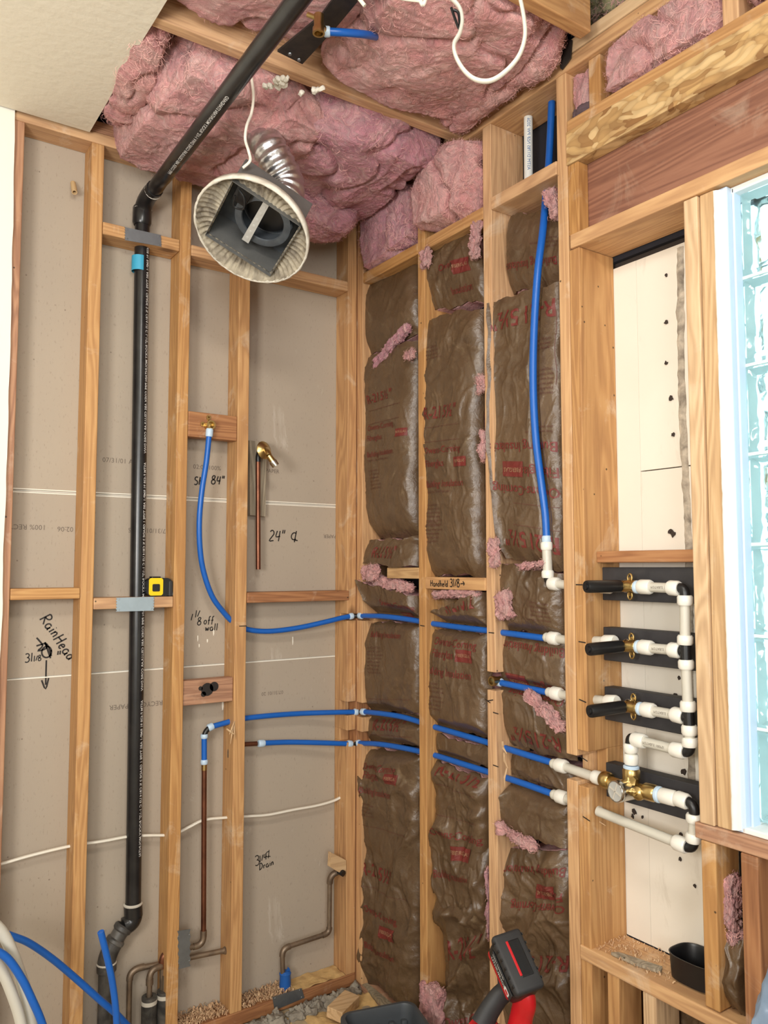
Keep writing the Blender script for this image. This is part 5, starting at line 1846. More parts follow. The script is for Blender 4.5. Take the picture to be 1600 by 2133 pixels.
def btee(a, b, br, c, x=MX, par=None):
    m = MB(); m.seg(onB(*a, x), onB(*b, x), .0128); m.seg(onB(*c, x), onB(*br, x), .0125); part('tee', m, M_BLK, par or t, True)


# valve 1 branch
wcoup((1332, 1222), (1357, 1223)); wpipe((1354, 1223), (1398, 1225)); wcoup((1393, 1224), (1416, 1226))
belbow((1411, 1225), (1429, 1221), (1427, 1244))
wcoup((1427, 1240), (1427.5, 1261)); wpipe((1427, 1258), (1427.5, 1327)); wcoup((1427.5, 1323), (1427.5, 1343))
btee((1428, 1341), (1429, 1377), (1412, 1355), (1429, 1356))
# valve 2 branch
wcoup((1334, 1347), (1359, 1350)); wpipe((1356, 1350), (1400, 1354)); wcoup((1395, 1353), (1418, 1356))
wcoup((1429, 1374), (1430, 1394)); wpipe((1430, 1391), (1433, 1463)); wcoup((1433, 1460), (1434, 1482))
btee((1434, 1480), (1436, 1513), (1422, 1492), (1435, 1495))
# valve 3 branch
wcoup((1339, 1477), (1363, 1481)); wpipe((1360, 1481), (1405, 1489)); wcoup((1401, 1487), (1425, 1493))
wcoup((1436, 1510), (1437, 1531)); wpipe((1437, 1528), (1437, 1540)); wcoup((1437, 1536), (1438, 1556))
belbow((1438, 1553), (1438, 1572), (1420, 1564))
wcoup((1427, 1566), (1400, 1560)); wpipe((1405, 1561), (1335, 1543)); wcoup((1344, 1545), (1319, 1539))
belbow((1324, 1540), (1311, 1530), (1313, 1552))
wcoup((1314, 1548), (1314.5, 1567)); wpipe((1314, 1563), (1315, 1575)); wcoup((1315, 1570), (1315, 1592))
# mixing valve supply
wcoup((1377, 1656), (1409, 1664)); wcoup((1409, 1662), (1434, 1671)); belbow((1428, 1668), (1449, 1672), (1446, 1700))
wcoup((1446, 1695), (1446, 1713)); wpipe((1446, 1710), (1445, 1740)); wcoup((1445, 1735), (1445, 1755))
belbow((1445, 1752), (1445, 1772), (1424, 1761)); wcoup((1431, 1763), (1405, 1753)); wpipe((1412, 1756), (1246, 1690))
# printed specks on the pipes
m = MB()
for a, b in (((1362, 1223.5), (1394, 1225)), ((1364, 1351), (1396, 1354)), ((1368, 1482), (1400, 1488)), ((1345, 1546), (1398, 1559))):
    p0, p1 = onB(*a, MX), onB(*b, MX)
    wrap_text('POTABLE 100PSI', p0, p1 - p0, np.array([-1, -.35, 0.05]), R1, .0085, m, 0, reverse=False)
part('printed_words', m, M_STAMP, t, kind='stuff')

VG = 'shower volume valves with black sleeves'


def valve(label, tip, base, ears, washer, inlet):
    v = thing('shower_valve', label, 'valve', onB(*base, .05), VG)
    cb = onB(base[0] + 10, base[1] + 1, MX)
    # brass body along the pipe axis
    m = MB()
    p0, p1 = onB(base[0] + 1, base[1], MX), onB(washer[0] + 1, washer[1], MX)
    m.lathe(p0, p1 - p0, [(0, 0), (0, .0145), (.012, .0155), (.018, .0135), (np.linalg.norm(p1 - p0) - .01, .0135), (np.linalg.norm(p1 - p0), .0125), (np.linalg.norm(p1 - p0), 0)], 18)
    q0 = onB(base[0] - 22, base[1] + 0, MX + .012)
    m.seg(p0, q0, .0145, n=16)
    part('body', m, M_BRASS, v, True)
    m = MB()
    ring(m, lerp(p0, p1, .62), lerp(p0, p1, .92), .0165)
    part('hex_nut', m, M_BRASS, v, False)
    # mounting ears: loops with a hole
    for e in ears:
        c = onB(*e, MX + .012)
        m = MB()
        n = 20
        an = np.linspace(0, 2 * math.pi, n + 1)
        path = np.stack([np.full(n + 1, c[0]), c[1] + .0065 * np.cos(an), c[2] + .010 * np.sin(an)], 1)
        m.tube(path, .0026, 8, caps=False)
        m.seg(c, lerp(c, cb, .5), .004, n=8)
        part('mounting_ear', m, M_BRASS, v, True)
    m = MB(); ring(m, onB(washer[0] - 4, washer[1], MX), onB(washer[0] + 5, washer[1] + .6, MX), .0165)
    part('washer', m, M_RING, v, True)
    # black sleeve over the cartridge, sticking out of the wall
    a = onB(base[0] - 12, base[1], MX - .01)
    bx = -.085
    z_ = a[2]
    b_ = onB(tip[0] + 5, tip[1], bx)
    d = b_ - a; L = np.linalg.norm(d)
    m = MB(); m.lathe(a, d, [(0, 0), (0, .0152), (L * .75, .0158), (L - .004, .0158), (L, .0145), (L, .0085), (L + .004, .008), (L + .004, 0)], 24)
    part('black_sleeve', m, M_BLK, v, True)
    m = MB(); m.lathe(a - d / L * .002, d, [(0, .0125), (0, .0165), (.004, .0165), (.004, .0152)], 24)
    part('retaining_ring', m, M_CHROME, v, True)
    # left hand outlet with its white fitting, through the studs
    if inlet:
        m = MB(); ring(m, onB(inlet[1][0] - 2, inlet[1][1], MX + .012), onB(inlet[1][0] + 22, inlet[1][1] + 1, MX + .012), R2 * .95); part('coupling', m, M_WFIT, v, True)
        part('pipe', MB().seg(onB(*inlet[0], MX + .012), onB(inlet[1][0] + 6, inlet[1][1], MX + .012), R1), M_WPEX, v, True)


valve('topmost valve with a black sleeve on the upper black board', (1216, 1222), (1303, 1221), ((1312.5, 1204), (1313, 1240)), (1327, 1222.5), ((1230, 1222), (1252, 1222)))
valve('middle valve with a black sleeve on the second black board', (1221, 1353), (1306, 1346), ((1316, 1328), (1317, 1363)), (1330, 1347), ((1222, 1334), (1260, 1336)))
valve('lowest valve with a black sleeve on the third black board', (1223, 1482), (1310, 1472), ((1320, 1454), (1320, 1490)), (1334, 1476), ((1222, 1455), (1264, 1461)))

t = thing('mixing_valve', 'brass mixing valve with a round chrome cap on the bottom black board', 'valve', onB(1310, 1650, .05))
m = MB()
m.seg(onB(1256, 1625, MX), onB(1300, 1640, MX), .0165); m.seg(onB(1300, 1638, MX), onB(1372, 1655, MX), .0158)
ring(m, onB(1342, 1647, MX), onB(1368, 1654, MX), .0205)
ring(m, onB(1255, 1622, MX), onB(1272, 1628, MX), .0215)
m.seg(onB(1315, 1602, MX), onB(1316, 1645, MX), .0165); ring(m, onB(1315, 1600, MX), onB(1315.5, 1628, MX), .0215)
ring(m, onB(1315.5, 1624, MX), onB(1316, 1646, MX), .019)
m.ball(onB(1316, 1645, MX), .023, 16)
part('body', m, M_BRASS, t, True)
m = MB(); c = onB(1331, 1652, MX - .012); m.lathe(c, (-1, -.1, 0), [(-.02, .017), (0, .0175), (.006, .0165), (.012, .009), (.013, .004), (.021, .0035), (.021, 0)], 20); part('stop_cap', m, M_BRASS, t, True)
m = MB(); c = onB(1318, 1628, MX - .018); m.plate([c + np.array(p) for p in ((0, .008, .004), (0, -.002, .012), (0, -.01, .006), (0, -.006, -.008), (0, .006, -.01))], (1, 0, 0), .01); part('bracket_lug', m, M_BRASS, t, False)
m = MB()
c = onB(1286, 1648, -.022)
ax = np.array([-1, .12, .0]); ax /= np.linalg.norm(ax)
m.lathe(c - ax * .04, ax, [(0, 0), (0, .0255), (.034, .0265), (.046, .0265), (.048, .0250), (.048, .0235), (.045, .0230), (.045, 0)], 36)
part('chrome_cap', m, M_CHROME, t, True)
m = MB()
f = c + ax * .0058
u = np.cross(ax, (0, 0, 1)); u /= np.linalg.norm(u); w = np.cross(u, ax)
for a_ in (0.35, 0.35 + math.pi / 2):
    dv = u * math.cos(a_) + w * math.sin(a_); pv = np.cross(ax, dv)
    m.plate([f + dv * .0215 + pv * .0016, f + dv * .0215 - pv * .0016, f - dv * .0215 - pv * .0016, f - dv * .0215 + pv * .0016], ax, .0022)
part('cross_ribs', m, M_GLUE, t, False, kind='stuff')
m = MB(); m.lathe(c + ax * .0045, ax, [(0, 0), (0, .0232), (.0014, .0232), (.0014, 0)], 28); part('cap_face', m, M_CAPGREY, t, False)
for a, b in (((1368, 1654), (1377, 1656)), ((1315, 1594), (1315, 1602))):
    m = MB(); ring(m, onB(*a, MX), onB(*b, MX), .0195); part('washer', m, M_RING, t, True)

# ------------------------------------------------------------------ glass block window
wn = structure('window_1')
WX0, WX1 = .05, .125
z_base = .993
BH = .2045
BW = .2045
y0 = -1.527
FR = MB()
FR.bevel_box(.012, .05, -1.54, -1.515, .98, 2.412, .003)
part('side_flashing', FR, M_FRAME, wn)
mb = MB()
zz = np.linspace(.985, 2.405, 120)
n1 = fbm(np.stack([zz * 26, zz * 0, zz * 0 + 1], 1), 91, 3)
n2 = fbm(np.stack([zz * 22, zz * 0, zz * 0 + 5], 1), 92, 3)
G = np.zeros((120, 5, 3))
for i in range(120):
    for j, (yy_, xx_) in enumerate(((-1.5135, .004), (-1.516 - .002 * abs(n1[i]), -.004), (-1.522 - .003 * n2[i], -.003 + .003 * n1[i]), (-1.528, .004 + .002 * n2[i]), (-1.53, .014))):
        G[i, j] = (xx_, yy_, zz[i])
mb.grid(G)
part('caulk_bead', mb, M_CAULK, wn, 'all')
# inner reveal strips (blue white flashing) round the blocks
m = MB(); m.bevel_box(.03, WX0 + .01, -1.546, -1.54, z_base - .01, 2.41, .002); part('inner_reveal', m, M_FRAME, wn)
m = MB(); m.bevel_box(.012, .12, -2.3, -1.53, .9795, .9925, .003); part('sill_mortar', m, M_CAULK, wn)
m = MB(); m.bevel_box(.03, .12, -2.3, -1.53, 2.398, 2.4125, .002); part('head_mortar', m, M_GROUT, wn)
NC, NR = 4, 7
MOR = .0095
yA = -1.5365


def glass_block(cy, cz):
    """hollow block: two wavy pressed faces inside raised rims, closed round the edge"""
    m = MB()
    h = BH / 2 - MOR / 2
    w = BW / 2 - MOR / 2
    n = 26
    t_ = np.linspace(-1, 1, n)
    for side in (0, 1):
        yy_, zz_ = np.meshgrid(t_ * w, t_ * h, indexing='ij')
        r = np.maximum(np.abs(yy_) / w, np.abs(zz_) / h)
        dish = np.clip((0.86 - r) / .10, 0, 1)
        q = np.stack([(yy_ + cy).ravel() * 15, (zz_ + cz).ravel() * 9, np.full(n * n, 3.0 * side)], 1)
        wave = fbm(q, 120 + side, 2).reshape(n, n)
        depth = dish * (.007 + .0045 * wave)
        edge = np.clip((r - .94) / .06, 0, 1) ** 2 * .006
        x = (WX0 + depth + edge) if side == 0 else (WX1 - depth - edge)
        m.grid(np.stack([x, yy_ + cy, zz_ + cz], -1), flip=bool(side))
        # inner face of the same pane
        xi = (WX0 + .015 + .002 * wave * dish) if side == 0 else (WX1 - .015 - .002 * wave * dish)
    # rim walls
    bx = (WX0 + .006, WX1 - .006)
    m.add([(bx[0], cy - w, cz - h), (bx[1], cy - w, cz - h), (bx[1], cy - w, cz + h), (bx[0], cy - w, cz + h),
           (bx[0], cy + w, cz - h), (bx[1], cy + w, cz - h), (bx[1], cy + w, cz + h), (bx[0], cy + w, cz + h)],
          [(0, 1, 2, 3), (7, 6, 5, 4), (0, 4, 5, 1), (3, 2, 6, 7)])
    return m


for c_ in range(NC):
    for r_ in range(NR):
        cy = yA - .004 - BW / 2 - c_ * BW
        cz = z_base + .002 + BH * r_ * .985 + BH / 2
        part('glass_block', glass_block(cy, cz), M_GLASS, wn, smooth=True)
for r_ in range(NR + 1):
    zc_ = z_base + .002 + BH * r_ * .985
    if 0 < r_ < NR:
        m = MB(); m.bevel_box(WX0 + .006, WX1 - .006, yA - .004 - NC * BW, yA, zc_ - MOR * .6, zc_ + MOR * .6, .001); part('mortar_joint', m, M_GROUT, wn)
for c_ in range(NC + 1):
    yc_ = yA - .004 - BW * c_
    m = MB(); m.bevel_box(WX0 + .0065, WX1 - .0065, yc_ - MOR * .55, yc_ + MOR * .55, z_base, 2.41, .001); part('mortar_joint', m, M_GROUT, wn)
board('jamb_stud', -.002, D, -2.42, -2.36, 0.05, 2.92, wr)

# ------------------------------------------------------------------ exhaust fan housing hanging from the ceiling
FC = onZ(523, 485, 2.50)                           # centre of the round rim
vd = FC - CAM
FZ = float(vd @ FWD)
vd = vd / np.linalg.norm(vd)
_iu = np.cross(vd, (0, 0, 1)); _iu /= np.linalg.norm(_iu)
_iw = np.cross(_iu, vd)
hu = _iu * math.cos(math.radians(29)) - _iw * math.sin(math.radians(29))
_hw = _iu * math.sin(math.radians(29)) + _iw * math.cos(math.radians(29))
fn = -vd * math.cos(math.radians(40)) - _hw * math.sin(math.radians(40))   # the way the mouth faces
hw = np.cross(hu, fn)
if hw @ _hw < 0: hw = -hw
fu, fw = hu, hw
RF = 123.5 * FZ / F_PX
t = thing('exhaust_fan', 'grey exhaust fan housing with a ragged round plaster rim hanging by its foil duct', 'fan', FC)


def fp(a, b, d):
    return FC + fu * a + fw * b + fn * d


# ragged round rim of plaster cut with the fan
n = 120
an = np.linspace(0, 2 * math.pi, n, endpoint=False)
jit = fbm(np.stack([np.cos(an) * 7, np.sin(an) * 7, an * 0], 1), 131, 3)
m = MB()
G = np.zeros((n + 1, 6, 3))
for i in range(n + 1):
    a = an[i % n]; j_ = jit[i % n]
    for k, (r, d) in enumerate(((RF - .006 - .002 * j_, .001), (RF - .003, .003), (RF + .001 + .0025 * j_, .001), (RF - .001, -.022), (RF - .005, -.022), (RF - .006 - .002 * j_, .001))):
        G[i, k] = fp(r * math.cos(a), r * math.sin(a), d)
m.grid(G)
part('round_rim', m, M_PLASTER, t, 'all')
# corrugated ring of broken plaster inside the rim
bx_ = .104                                          # half size of the square mouth
m = MB()
n2 = 240
G = np.zeros((n2 + 1, 12, 3))
rot_ = 0.0
for i in range(n2 + 1):
    a = 2 * math.pi * (i % n2) / n2
    ca, sa = math.cos(a - rot_), math.sin(a - rot_)
    rs_ = min(bx_ / max(abs(ca), 1e-6), bx_ / max(abs(sa), 1e-6), RF - .016)
    for k in range(12):
        q = k / 11
        r = (RF - .005) * (1 - q) + rs_ * q
        cor = .0048 * math.sin(a * 54) * math.sin(math.pi * q) ** .6 + .002 * jit[(i * n // n2) % n]
        G[i, k] = fp(r * math.cos(a), r * math.sin(a), .002 - .022 * q - .012 * math.sin(math.pi * q) + cor)
m.grid(G)
part('corrugated_ring', m, M_CRUMB, t, 'all')
# square metal housing behind
m = MB()


def hp(a, b, d):
    return FC + hu * a + hw * b + fn * d


HD = .125
for s_, (p, q) in enumerate((((-1, -1), (1, -1)), ((1, -1), (1, 1)), ((1, 1), (-1, 1)), ((-1, 1), (-1, -1)))):
    a, b = bx_ * 1.03, bx_ * 1.03
    P = [hp(p[0] * a, p[1] * b, -.008), hp(q[0] * a, q[1] * b, -.008), hp(q[0] * a, q[1] * b, -HD), hp(p[0] * a, p[1] * b, -HD)]
    nrm = np.cross(P[1] - P[0], P[2] - P[0]); nrm /= np.linalg.norm(nrm)
    if nrm @ (sum(P) / 4 - FC) < 0: nrm = -nrm
    mm = MB().plate(P, nrm, .0015)
    part('side_panel', mm, [M_HOUS, M_HOUSD][0], t)
m = MB().plate([hp(-bx_ * 1.03, -bx_ * 1.03, -HD), hp(bx_ * 1.03, -bx_ * 1.03, -HD), hp(bx_ * 1.03, bx_ * 1.03, -HD), hp(-bx_ * 1.03, bx_ * 1.03, -HD)], -fn, .0015)
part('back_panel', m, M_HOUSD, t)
# darker grey inside, blower scroll and opening
m = MB()
G = np.zeros((61, 3, 3))
for i in range(61):
    a = 2 * math.pi * i / 60
    r = .074 + .010 * (i / 60)
    for k, d in enumerate((-.06, -.09, -HD + .002)):
        G[i, k] = hp(r * math.cos(a) + .012, r * math.sin(a) + .01, d)
m.grid(G)
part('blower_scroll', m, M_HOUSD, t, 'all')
m = MB()
m.lathe(hp(.012, .01, -.062), fn, [(0, .062), (0, .082), (.003, .084), (.004, .082), (.004, .064), (0, .062)], 48)
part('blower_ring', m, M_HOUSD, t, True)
m = MB().plate([hp(.012 + .06 * math.cos(x_), .01 + .06 * math.sin(x_), -.10) for x_ in np.linspace(0, 2 * math.pi, 32, endpoint=False)], -fn, .002)
part('motor_disc', m, M_BLK, t)
m = MB()
k0 = len(m.v)
m.plate([fp(-.014, -.075, -.045), fp(.008, -.075, -.045), fp(.006, .098, -.03), fp(-.012, .098, -.03)], fn, .0025)
for k in range(6):
    c = lerp(fp(-.003, -.070, -.042), fp(-.003, .09, -.028), .08 + .168 * k)
    m.lathe(c, fn, [(-.003, .0042), (.0015, .0042), (.0015, 0)], 10)
part('metal_strap', m, M_STRAP, t)
m = MB()
G0 = hp(-.07, .06, -.03)
m.tube(spline([hp(-.085, .08, -.03), hp(-.06, .07, -.022), hp(-.05, .04, -.02), hp(-.075, .03, -.02), hp(-.085, .06, -.025)], 6), .003, 8)
m.bevel_box(-.022, .022, -.03, .03, -.008, .008, .003)
mat4 = np.eye(4); mat4[:3, 0] = hu; mat4[:3, 1] = hw; mat4[:3, 2] = fn; mat4[:3, 3] = hp(-.07, .062, -.045)
m.xform_from(1, mat4)
part('wire_plug', m, M_BLK, t, True)
# foil duct going up to the roof
d0 = hp(.02, bx_, -.11)
duct = spline([hp(.035, .03, -HD + .005), hp(.035, .035, -HD - .045), hp(.015, .05, -HD - .10), onZ(556, 300, 2.80), onZ(540, 270, 2.9)], 12)
L_ = len(duct)
dense = resample(duct, 90)
rad = .050 + .0022 * np.sin(np.arange(90) * 2 * math.pi / 6.0) + .002 * fbm(np.stack([np.arange(90) * .4, np.zeros(90), np.zeros(90)], 1), 140, 2)
m = MB().tube(dense, rad, 28)
part('foil_duct', m, M_FOIL, t, 'all')
m = MB(); m.lathe(hp(.035, .03, -HD - .001), -fn, [(0, .054), (.0, .062), (.024, .0595), (.024, .054)], 32)
part('duct_collar', m, M_CYAN, t, True, label='blue taped duct collar')
t = thing('fan_cord', 'thin white wire hanging from the ceiling batt to the fan housing', 'cord', onZ(524, 170, 2.83))
pix = [(524, 160), (528, 200), (524, 235), (514, 262), (511, 290), (518, 315), (521, 335), (506, 350)]
zz = [2.90, 2.83, 2.79, 2.75, 2.72, 2.68, 2.66, 2.64]
m = MB().tube(spline([onZ(a, b, z) for (a, b), z in zip(pix, zz)], 6), .004, 8)
part('cord', m, M_CABLE, t, True)

# ------------------------------------------------------------------ white cable loop hanging from the ceiling
t = thing('hanging_cable', 'loop of white flat cable hanging from the ceiling before the pink batts', 'cable', atD(1000, 0, 1.75))
pix = [(860, -60), (905, -14), (930, -10), (955, 12), (963, 40), (958, 68), (946, 92), (950, 118), (968, 148), (992, 166), (1022, 168), (1052, 150), (1080, 118), (1093, 80), (1092, 40), (1080, -20), (1066, -70)]
dep = np.linspace(1.80, 1.70, len(pix))
m = MB().tube(spline([atD(a, b, d) for (a, b), d in zip(pix, dep)], 6), .0072, 12, squash=.6)
part('cable', m, M_CABLE, t, True)
m = MB().tube(spline([atD(a, b, 1.775) for a, b in ((944, 20), (955, 28), (958, 60), (952, 50), (940, 16))], 5), .003, 8)
part('bare_wire', m, M_BLK, t, True)
m = MB()
for pts_ in (((735, -20), (752, 2), (760, 12)), ((868, -20), (880, 10), (888, -6)), ((800, -40), (825, -8), (880, 2))):
    m.tube(spline([atD(a, b, 1.79) for a, b in pts_], 5), .0045, 8)
part('wire_end', m, M_CABLE, t, True, kind='stuff')

# ------------------------------------------------------------------ tape measure on the block
t = thing('tape_measure', 'yellow and black tape measure standing on the mid block beside the vent pipe', 'tape measure', onA(331, 1240, .02))
c = onA(331, 1224, .0)
zb = 1.455
x0_, x1_ = -.796, -.708
m = MB()
n = 28


def rrect(w, h, r, n=7):
    pts = []
    for cx, cy, a0 in ((w / 2 - r, h / 2 - r, 0), (-w / 2 + r, h / 2 - r, 90), (-w / 2 + r, -h / 2 + r, 180), (w / 2 - r, -h / 2 + r, 270)):
        for k in range(n):
            a = math.radians(a0 + 90 * k / (n - 1))
            pts.append((cx + r * math.cos(a), cy + r * math.sin(a)))
    return pts


cx_, cz_ = (x0_ + x1_) / 2, zb + .031
m = MB().plate([(cx_ + a, .004, cz_ + b) for a, b in rrect(.084, .058, .018)], (0, 1, 0), .03)
part('body', m, M_BLK, t)
m = MB().plate([(cx_ - .012 + a, .0015, cz_ + .001 + b) for a, b in rrect(.046, .056, .008)], (0, 1, 0), .004)
part('yellow_face', m, M_YELLOW, t)
m = MB().plate([(cx_ - .012 + a, -.0005, cz_ - .002 + b) for a, b in rrect(.024, .024, .004)], (0, 1, 0), .003)
part('label_panel', m, M_BLK, t, kind='stuff')
m = MB().bevel_box(cx_ - .026, cx_ + .004, .003, .03, cz_ + .028, cz_ + .034, .002); part('lock_slider', m, M_BLK, t)
m = MB().bevel_box(cx_ + .030, cx_ + .044, .001, .034, zb, cz_ + .02, .004); part('rubber_bumper', m, M_RUBBER, t)
m = MB().plate([(cx_ + .043, .006, zb + .004), (cx_ + .048, .006, zb + .004), (cx_ + .048, .006, zb + .016), (cx_ + .046, .006, zb + .016)], (0, 1, 0), .02); part('hook', m, M_STEEL, t)

# ------------------------------------------------------------------ things near the floor
# grey tub
t0 = onZ(707, 2112, .2); t1 = onZ(852, 2084, .2)
e1 = (t1 - t0) / np.linalg.norm(t1 - t0); e2 = np.array([e1[1], -e1[0], 0]); TW = .235; TL = .36
ez = np.array([0, 0, 1.0])
t = thing('storage_tub', 'dark grey ribbed plastic tub standing on the floor at the foot of the picture', 'tub', t0 + e1 * TW / 2 + e2 * TL / 2 - ez * .17)


def tubp(a, b, z):
    return t0 + e1 * a + e2 * b + ez * (z - .2)


rimo = rrect(TW, TL, .035, 8)
m = MB()
prof = [(.0, .031), (.0, .012 * 0 + .031)]
rings = []
for grow, z in ((-.018, .034), (-.004, .176), (.004, .176), (.004, .197), (.001, .201), (-.008, .201), (-.010, .196), (-.012, .17), (-.026, .042)):
    rings.append([tubp(TW / 2 + x_ * (1 + 2 * grow / TW), TL / 2 - y_ * (1 + 2 * grow / TL), z) for x_, y_ in rimo])
G = np.array(rings)
nR = G.shape[1]
V = G.reshape(-1, 3)
Fq = [(k * nR + j, k * nR + (j + 1) % nR, (k + 1) * nR + (j + 1) % nR, (k + 1) * nR + j) for k in range(len(rings) - 1) for j in range(nR)]
Fq += [tuple(range(nR)), tuple((len(rings) - 1) * nR + j for j in range(nR))]
m.add(V, Fq)
part('tub_body', m, M_TUB, t, True)
for x_ in (.03, .075, .115, .16, .2):
    m = MB().bevel_box(-.009, .009, -.004, .012, -.045, .03, .004)
    mt = np.eye(4); mt[:3, 0] = e1; mt[:3, 1] = e2; mt[:3, 2] = ez; mt[:3, 3] = tubp(x_, .020, .13)
    m.xform_from(0, mt)
    part('rib', m, M_TUB, t, True)
m = MB().plate([tubp(.04, .07, .036), tubp(.2, .07, .036), tubp(.2, .3, .036), tubp(.04, .3, .036)], (0, 0, 1), .012)
part('floor_panel', m, M_RUBBER, t)
m = MB().plate([tubp(.14, .045, .15), tubp(.19, .05, .15), tubp(.185, .09, .13), tubp(.14, .085, .13)], (0, 0, 1), .004)
part('white_tag', m, M_PAINT, t)

# red and black saw standing on its nose
BD = 1.88
bc = atD(1078, 2003, BD)
Lv = RGT * .045 + UPV * -.084 + FWD * -.095; Lv /= np.linalg.norm(Lv)
Wv = RGT * .055 + UPV * .007 + FWD * .02; Wv -= Lv * (Wv @ Lv); Wv /= np.linalg.norm(Wv)
Uv = np.cross(Wv, Lv)
if Uv[2] < 0: Uv = -Uv
nose = np.array([bc[0] - .03, bc[1] + .03, .03])
t = thing('power_saw', 'red and black cordless saw standing on its nose with the battery on top', 'power tool', nose)
fm = np.eye(4); fm[:3, 0] = Wv; fm[:3, 1] = Lv; fm[:3, 2] = Uv; fm[:3, 3] = bc


def local(mb):
    return mb.xform_from(0, fm)


part('battery', local(MB().bevel_box(-.036, .036, -.064, .064, -.066, -.014, .012, 3)), M_BLK, t, True)
part('battery_cap', local(MB().bevel_box(-.038, .038, -.068, .068, -.016, .010, .009, 3)), M_RUBBER, t, True)
m = MB()
for k in range(6):
    for s_ in (-1, 1):
        m.bevel_box(s_ * .0372 - .001, s_ * .0372 + .0012, -.055 + k * .02, -.049 + k * .02, -.012, .009, .001)
part('grip_notches', local(m), M_BLK, t, kind='stuff')
m = MB().bevel_box(-.010, .022, -.045, .038, .0085, .0112, .002)
part('recess_panel', local(m), M_BLK, t)
m = MB().bevel_box(-.0125, -.0065, -.045, .034, .0095, .0125, .001)
part('red_stripe', local(m), M_RED, t)
m = MB().bevel_box(-.0385, -.0365, -.045, .058, -.052, -.022, .0008)
part('side_label', local(m), M_RUBBER, t)
m = MB()
for s_, off, sz in (('LITHIUM-ION', -.030, .0125), ('HIGH DEMAND', -.030, .0085), ):
    V, Fs = letters(s_, sz, .01)
    yy_ = .052 - V[:, 0] if s_ == 'x' else -.040 + V[:, 0]
    zz_ = (-.046 if sz > .01 else -.031) + V[:, 1]
    m.add(np.stack([np.full(len(V), -.0391), yy_, zz_], 1), Fs)
part('printed_words', local(m), M_WHINK, t, kind='stuff')
m = MB().plate([(-.0391, .040 + a, -.041 + b) for a, b in rrect(.022, .014, .004)], (-1, 0, 0), .0006)
part('charge_emblem', local(m), M_WHINK, t)
m = MB().plate([(-.0397, .041 + a, -.041 + b) for a, b in rrect(.012, .008, .002)], (-1, 0, 0), .0004)
part('charge_centre', local(m), M_RED, t)
part('battery_foot', local(MB().bevel_box(-.030, .030, -.066, .048, -.092, -.064, .008, 2)), M_RED, t, True)


def limb(pts, mat, name, n=14, sq=1.35):
    P = spline([p for p, r in pts], 6)
    r = np.interp(np.linspace(0, 1, len(P)), np.linspace(0, 1, len(pts)), [r for p, r in pts])
    return part(name, MB().tube(P, r, n, squash=sq), mat, t, True)


limb([(bc - Uv * .07 + Lv * .02, .026), (atD(1093, 2078, 1.885), .0215), (atD(1088, 2110, 1.90), .021), (atD(1079, 2150, 1.91), .022), (atD(1060, 2215, 1.92), .032)], M_RED, 'rear_post')
limb([(bc - Uv * .07 - Lv * .04, .020), (atD(1058, 2052, 1.95), .021), (atD(1038, 2078, 1.95), .0215), (atD(1018, 2108, 1.94), .023), (atD(1005, 2135, 1.93), .026)], M_RUBBER, 'grip')
limb([(atD(1000, 2132, 1.93), .03), (atD(1012, 2165, 1.93), .034), (atD(1030, 2215, 1.93), .045)], M_RED, 'front_post')
limb([(atD(1040, 2139, 1.925), .012), (atD(1034, 2160, 1.925), .012)], M_BLK, 'trigger')
j0 = atD(1042, 2225, 1.93)
limb([(j0 + ez * .03, .05), (lerp(j0, nose, .35), .052), (lerp(j0, nose, .7), .042), (nose + ez * .10, .032)], M_RED, 'gear_housing', 18, 1.1)
limb([(nose + ez * .11, .034), (nose + ez * .05, .028), (nose + ez * .0, .026)], M_BLK, 'nose_boot', 18, 1.0)

# black tray on the niche sill
t = thing('plastic_tray', 'small rounded black plastic tray on the niche sill beside the cripple stud', 'tray', (.083, -1.368, .584))
rings = []
for gx_, gy_, z in ((.040, .054, .584), (.047, .061, .588), (.050, .0645, .64), (.0515, .066, .643), (.049, .0635, .643), (.0465, .061, .638), (.044, .058, .592), (.036, .05, .589)):
    ring_ = []
    for k in range(44):
        a = 2 * math.pi * k / 44
        ca, sa = math.cos(a), math.sin(a)
        r = (abs(ca) ** 3 + abs(sa) ** 3) ** (-1 / 3)
        ring_.append((.083 + gx_ * ca * r, -1.368 + gy_ * sa * r, z))
    rings.append(ring_)
G = np.array(rings); nR = 44
m = MB().add(G.reshape(-1, 3), [(k * nR + j, k * nR + (j + 1) % nR, (k + 1) * nR + (j + 1) % nR, (k + 1) * nR + j) for k in range(len(rings) - 1) for j in range(nR)]
            + [tuple(range(nR)), tuple((len(rings) - 1) * nR + j for j in range(nR))])
part('tray_body', m, M_BLK, t, True)
m = MB().bevel_box(.05, .115, -1.43, -1.424, .589, .634, .002); part('divider', m, M_RUBBER, t)
m = MB(); m.lathe((.075, -1.415, .589), (0, 0, 1), [(0, .008), (.012, .008), (.014, .004), (.014, 0)], 12); part('boss', m, M_RUBBER, t, True)
# wood shim lying along the sill
m = MB().plate([onZ(1273, 1983, .592), onZ(1290, 1983, .592), onZ(1380, 2013, .5925), onZ(1376, 2022, .5925), onZ(1320, 2004, .592)], (0, 0, -1), .007)
tag(part('wood_shim', m, OLDW), 'thin grey split wood shim lying on the niche sill', 'wood shim')
